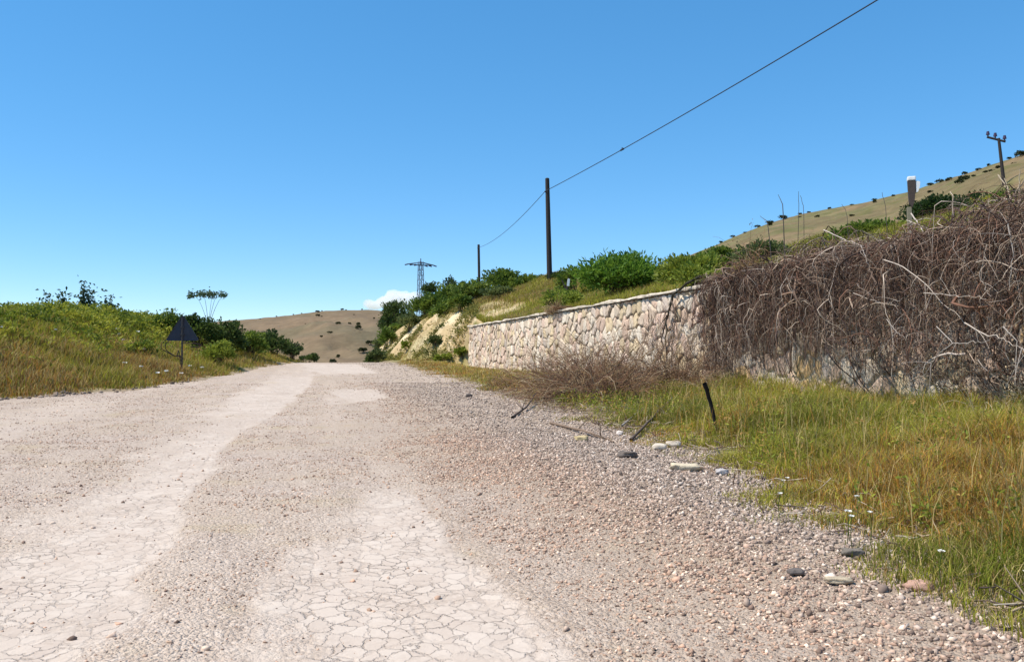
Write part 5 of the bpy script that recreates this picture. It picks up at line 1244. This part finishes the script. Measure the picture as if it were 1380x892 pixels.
# small forked post with a white plate near the tall pole
Ys = 47; ps = at(763, 392, Ys); zs_ = float(terrain(ps[0], Ys)); u = 48 / FPX
sp = thing('marker_post', 'short dark forked post with a small white plate on the terrace', 'post', (ps[0], Ys, zs_ - .05), rz=-YAW)
hz = at(763, 374, Ys)[2] - zs_ + .05
bm = bmesh.new(); bm_tube(bm, (1 * u, 0, -.3), (1.2 * u, 0, hz * .62), 1.6 * u, 1.3 * u, 8); bm_tube(bm, (1.2 * u, 0, hz * .52), (-6 * u, 0, hz * .92), 1.1 * u, .8 * u, 8); bm_tube(bm, (1.2 * u, 0, hz * .55), (3.4 * u, 0, hz * 1.0), 1.2 * u, .9 * u, 8)
link('shaft', bm_mesh('shaft', bm), M_DARKWOOD, sp)
bm = bmesh.new(); bm_box(bm, (3.0 * u, -.09, hz * .82), (3.4 * u, .03, 10 * u), Matrix.Rotation(.12, 3, 'Y'), .006); link('plate', bm_mesh('plate', bm), M_WHITE, sp)

# ------------------------------------------------------------------ small cumulus behind the bank
cc_ = at(529, 406, 2600)
bm = bmesh.new()
for dx, dz, r in [(-70, -18, 26), (-45, -8, 32), (-18, 2, 34), (10, 8, 38), (38, 14, 34), (66, 4, 34), (88, -12, 28), (0, -14, 32), (40, -14, 34), (-55, -20, 24), (22, 26, 22), (50, 28, 18)]:
    for j in range(4):
        m_ = Matrix.Translation((dx + rng.normal(0, 9), rng.normal(0, 22), dz + rng.normal(0, 6))); bmesh.ops.create_icosphere(bm, subdivisions=2, radius=r * rng.uniform(.45, .8), matrix=m_)
me = bm_mesh('cloud', bm)
cl = link('cloud', me, None, loc=tuple(cc_))
rm = cl.modifiers.new('r', 'REMESH'); rm.mode = 'VOXEL'; rm.voxel_size = 3.5
tx = bpy.data.textures.new('puff', 'CLOUDS'); tx.noise_scale = 16; tx.noise_depth = 4
dm = cl.modifiers.new('d', 'DISPLACE'); dm.texture = tx; dm.strength = 16; dm.mid_level = .55
dg = bpy.context.evaluated_depsgraph_get(); me2 = bpy.data.meshes.new_from_object(cl.evaluated_get(dg)); cl.modifiers.clear(); cl.data = me2; cl.scale = (1, 1, .8)
mc = bpy.data.materials.new('cloud_vapour'); mc.use_nodes = True; nt = mc.node_tree; nt.nodes.remove(nt.nodes['Principled BSDF'])
pv = N(nt, 'ShaderNodeVolumePrincipled'); pv.inputs['Color'].default_value = (1, 1, 1, 1); pv.inputs['Density'].default_value = .035
nt.links.new(pv.outputs[0], nt.nodes['Material Output'].inputs['Volume'])
me2.materials.clear(); me2.materials.append(mc)
tag(cl, 'small white cumulus cloud low over the far hill', 'cloud', kind='thing')

# ------------------------------------------------------------------ light, sky, camera
SUN_EL = math.radians(58); SUN_AZ = math.radians(-88)       # azimuth from +Y towards +X: the sun stands to the left, a little ahead
sd = Vector((math.cos(SUN_EL) * math.sin(SUN_AZ), math.cos(SUN_EL) * math.cos(SUN_AZ), math.sin(SUN_EL)))
sl = bpy.data.lights.new('sun', 'SUN'); sl.energy = 4.6; sl.angle = math.radians(.5); sl.color = (1, .93, .82)
so = bpy.data.objects.new('sun', sl); COL.objects.link(so); so.rotation_euler = sd.to_track_quat('Z', 'Y').to_euler()
w = bpy.data.worlds.new('World'); scene.world = w; w.use_nodes = True; nt = w.node_tree
sky = N(nt, 'ShaderNodeTexSky'); sky.sky_type = 'NISHITA'; sky.sun_disc = False; sky.sun_elevation = SUN_EL; sky.sun_rotation = SUN_AZ
sky.altitude = 2500; sky.air_density = 1.0; sky.dust_density = 0; sky.ozone_density = 6
gm = N(nt, 'ShaderNodeGamma'); gm.inputs[1].default_value = .62; nt.links.new(sky.outputs[0], gm.inputs[0])
hs = N(nt, 'ShaderNodeHueSaturation'); hs.inputs['Saturation'].default_value = 1.5; hs.inputs['Hue'].default_value = .497; hs.inputs['Value'].default_value = 1.9
nt.links.new(gm.outputs[0], hs.inputs['Color']); nt.links.new(hs.outputs[0], nt.nodes['Background'].inputs[0]); nt.nodes['Background'].inputs[1].default_value = .15

cam = bpy.data.cameras.new('camera'); cam.sensor_width = 36; cam.lens = FPX / 1380 * 36; cam.clip_start = .1; cam.clip_end = 9000
co = bpy.data.objects.new('camera', cam); COL.objects.link(co); co.location = (0, 0, CAMZ); co.rotation_euler = (PI / 2 + PITCH, 0, -YAW)
scene.camera = co
scene.view_settings.view_transform = 'Standard'; scene.view_settings.look = 'None'; scene.view_settings.exposure = .32; scene.view_settings.gamma = 1
try: scene.cycles.volume_bounces = 12
except Exception: pass
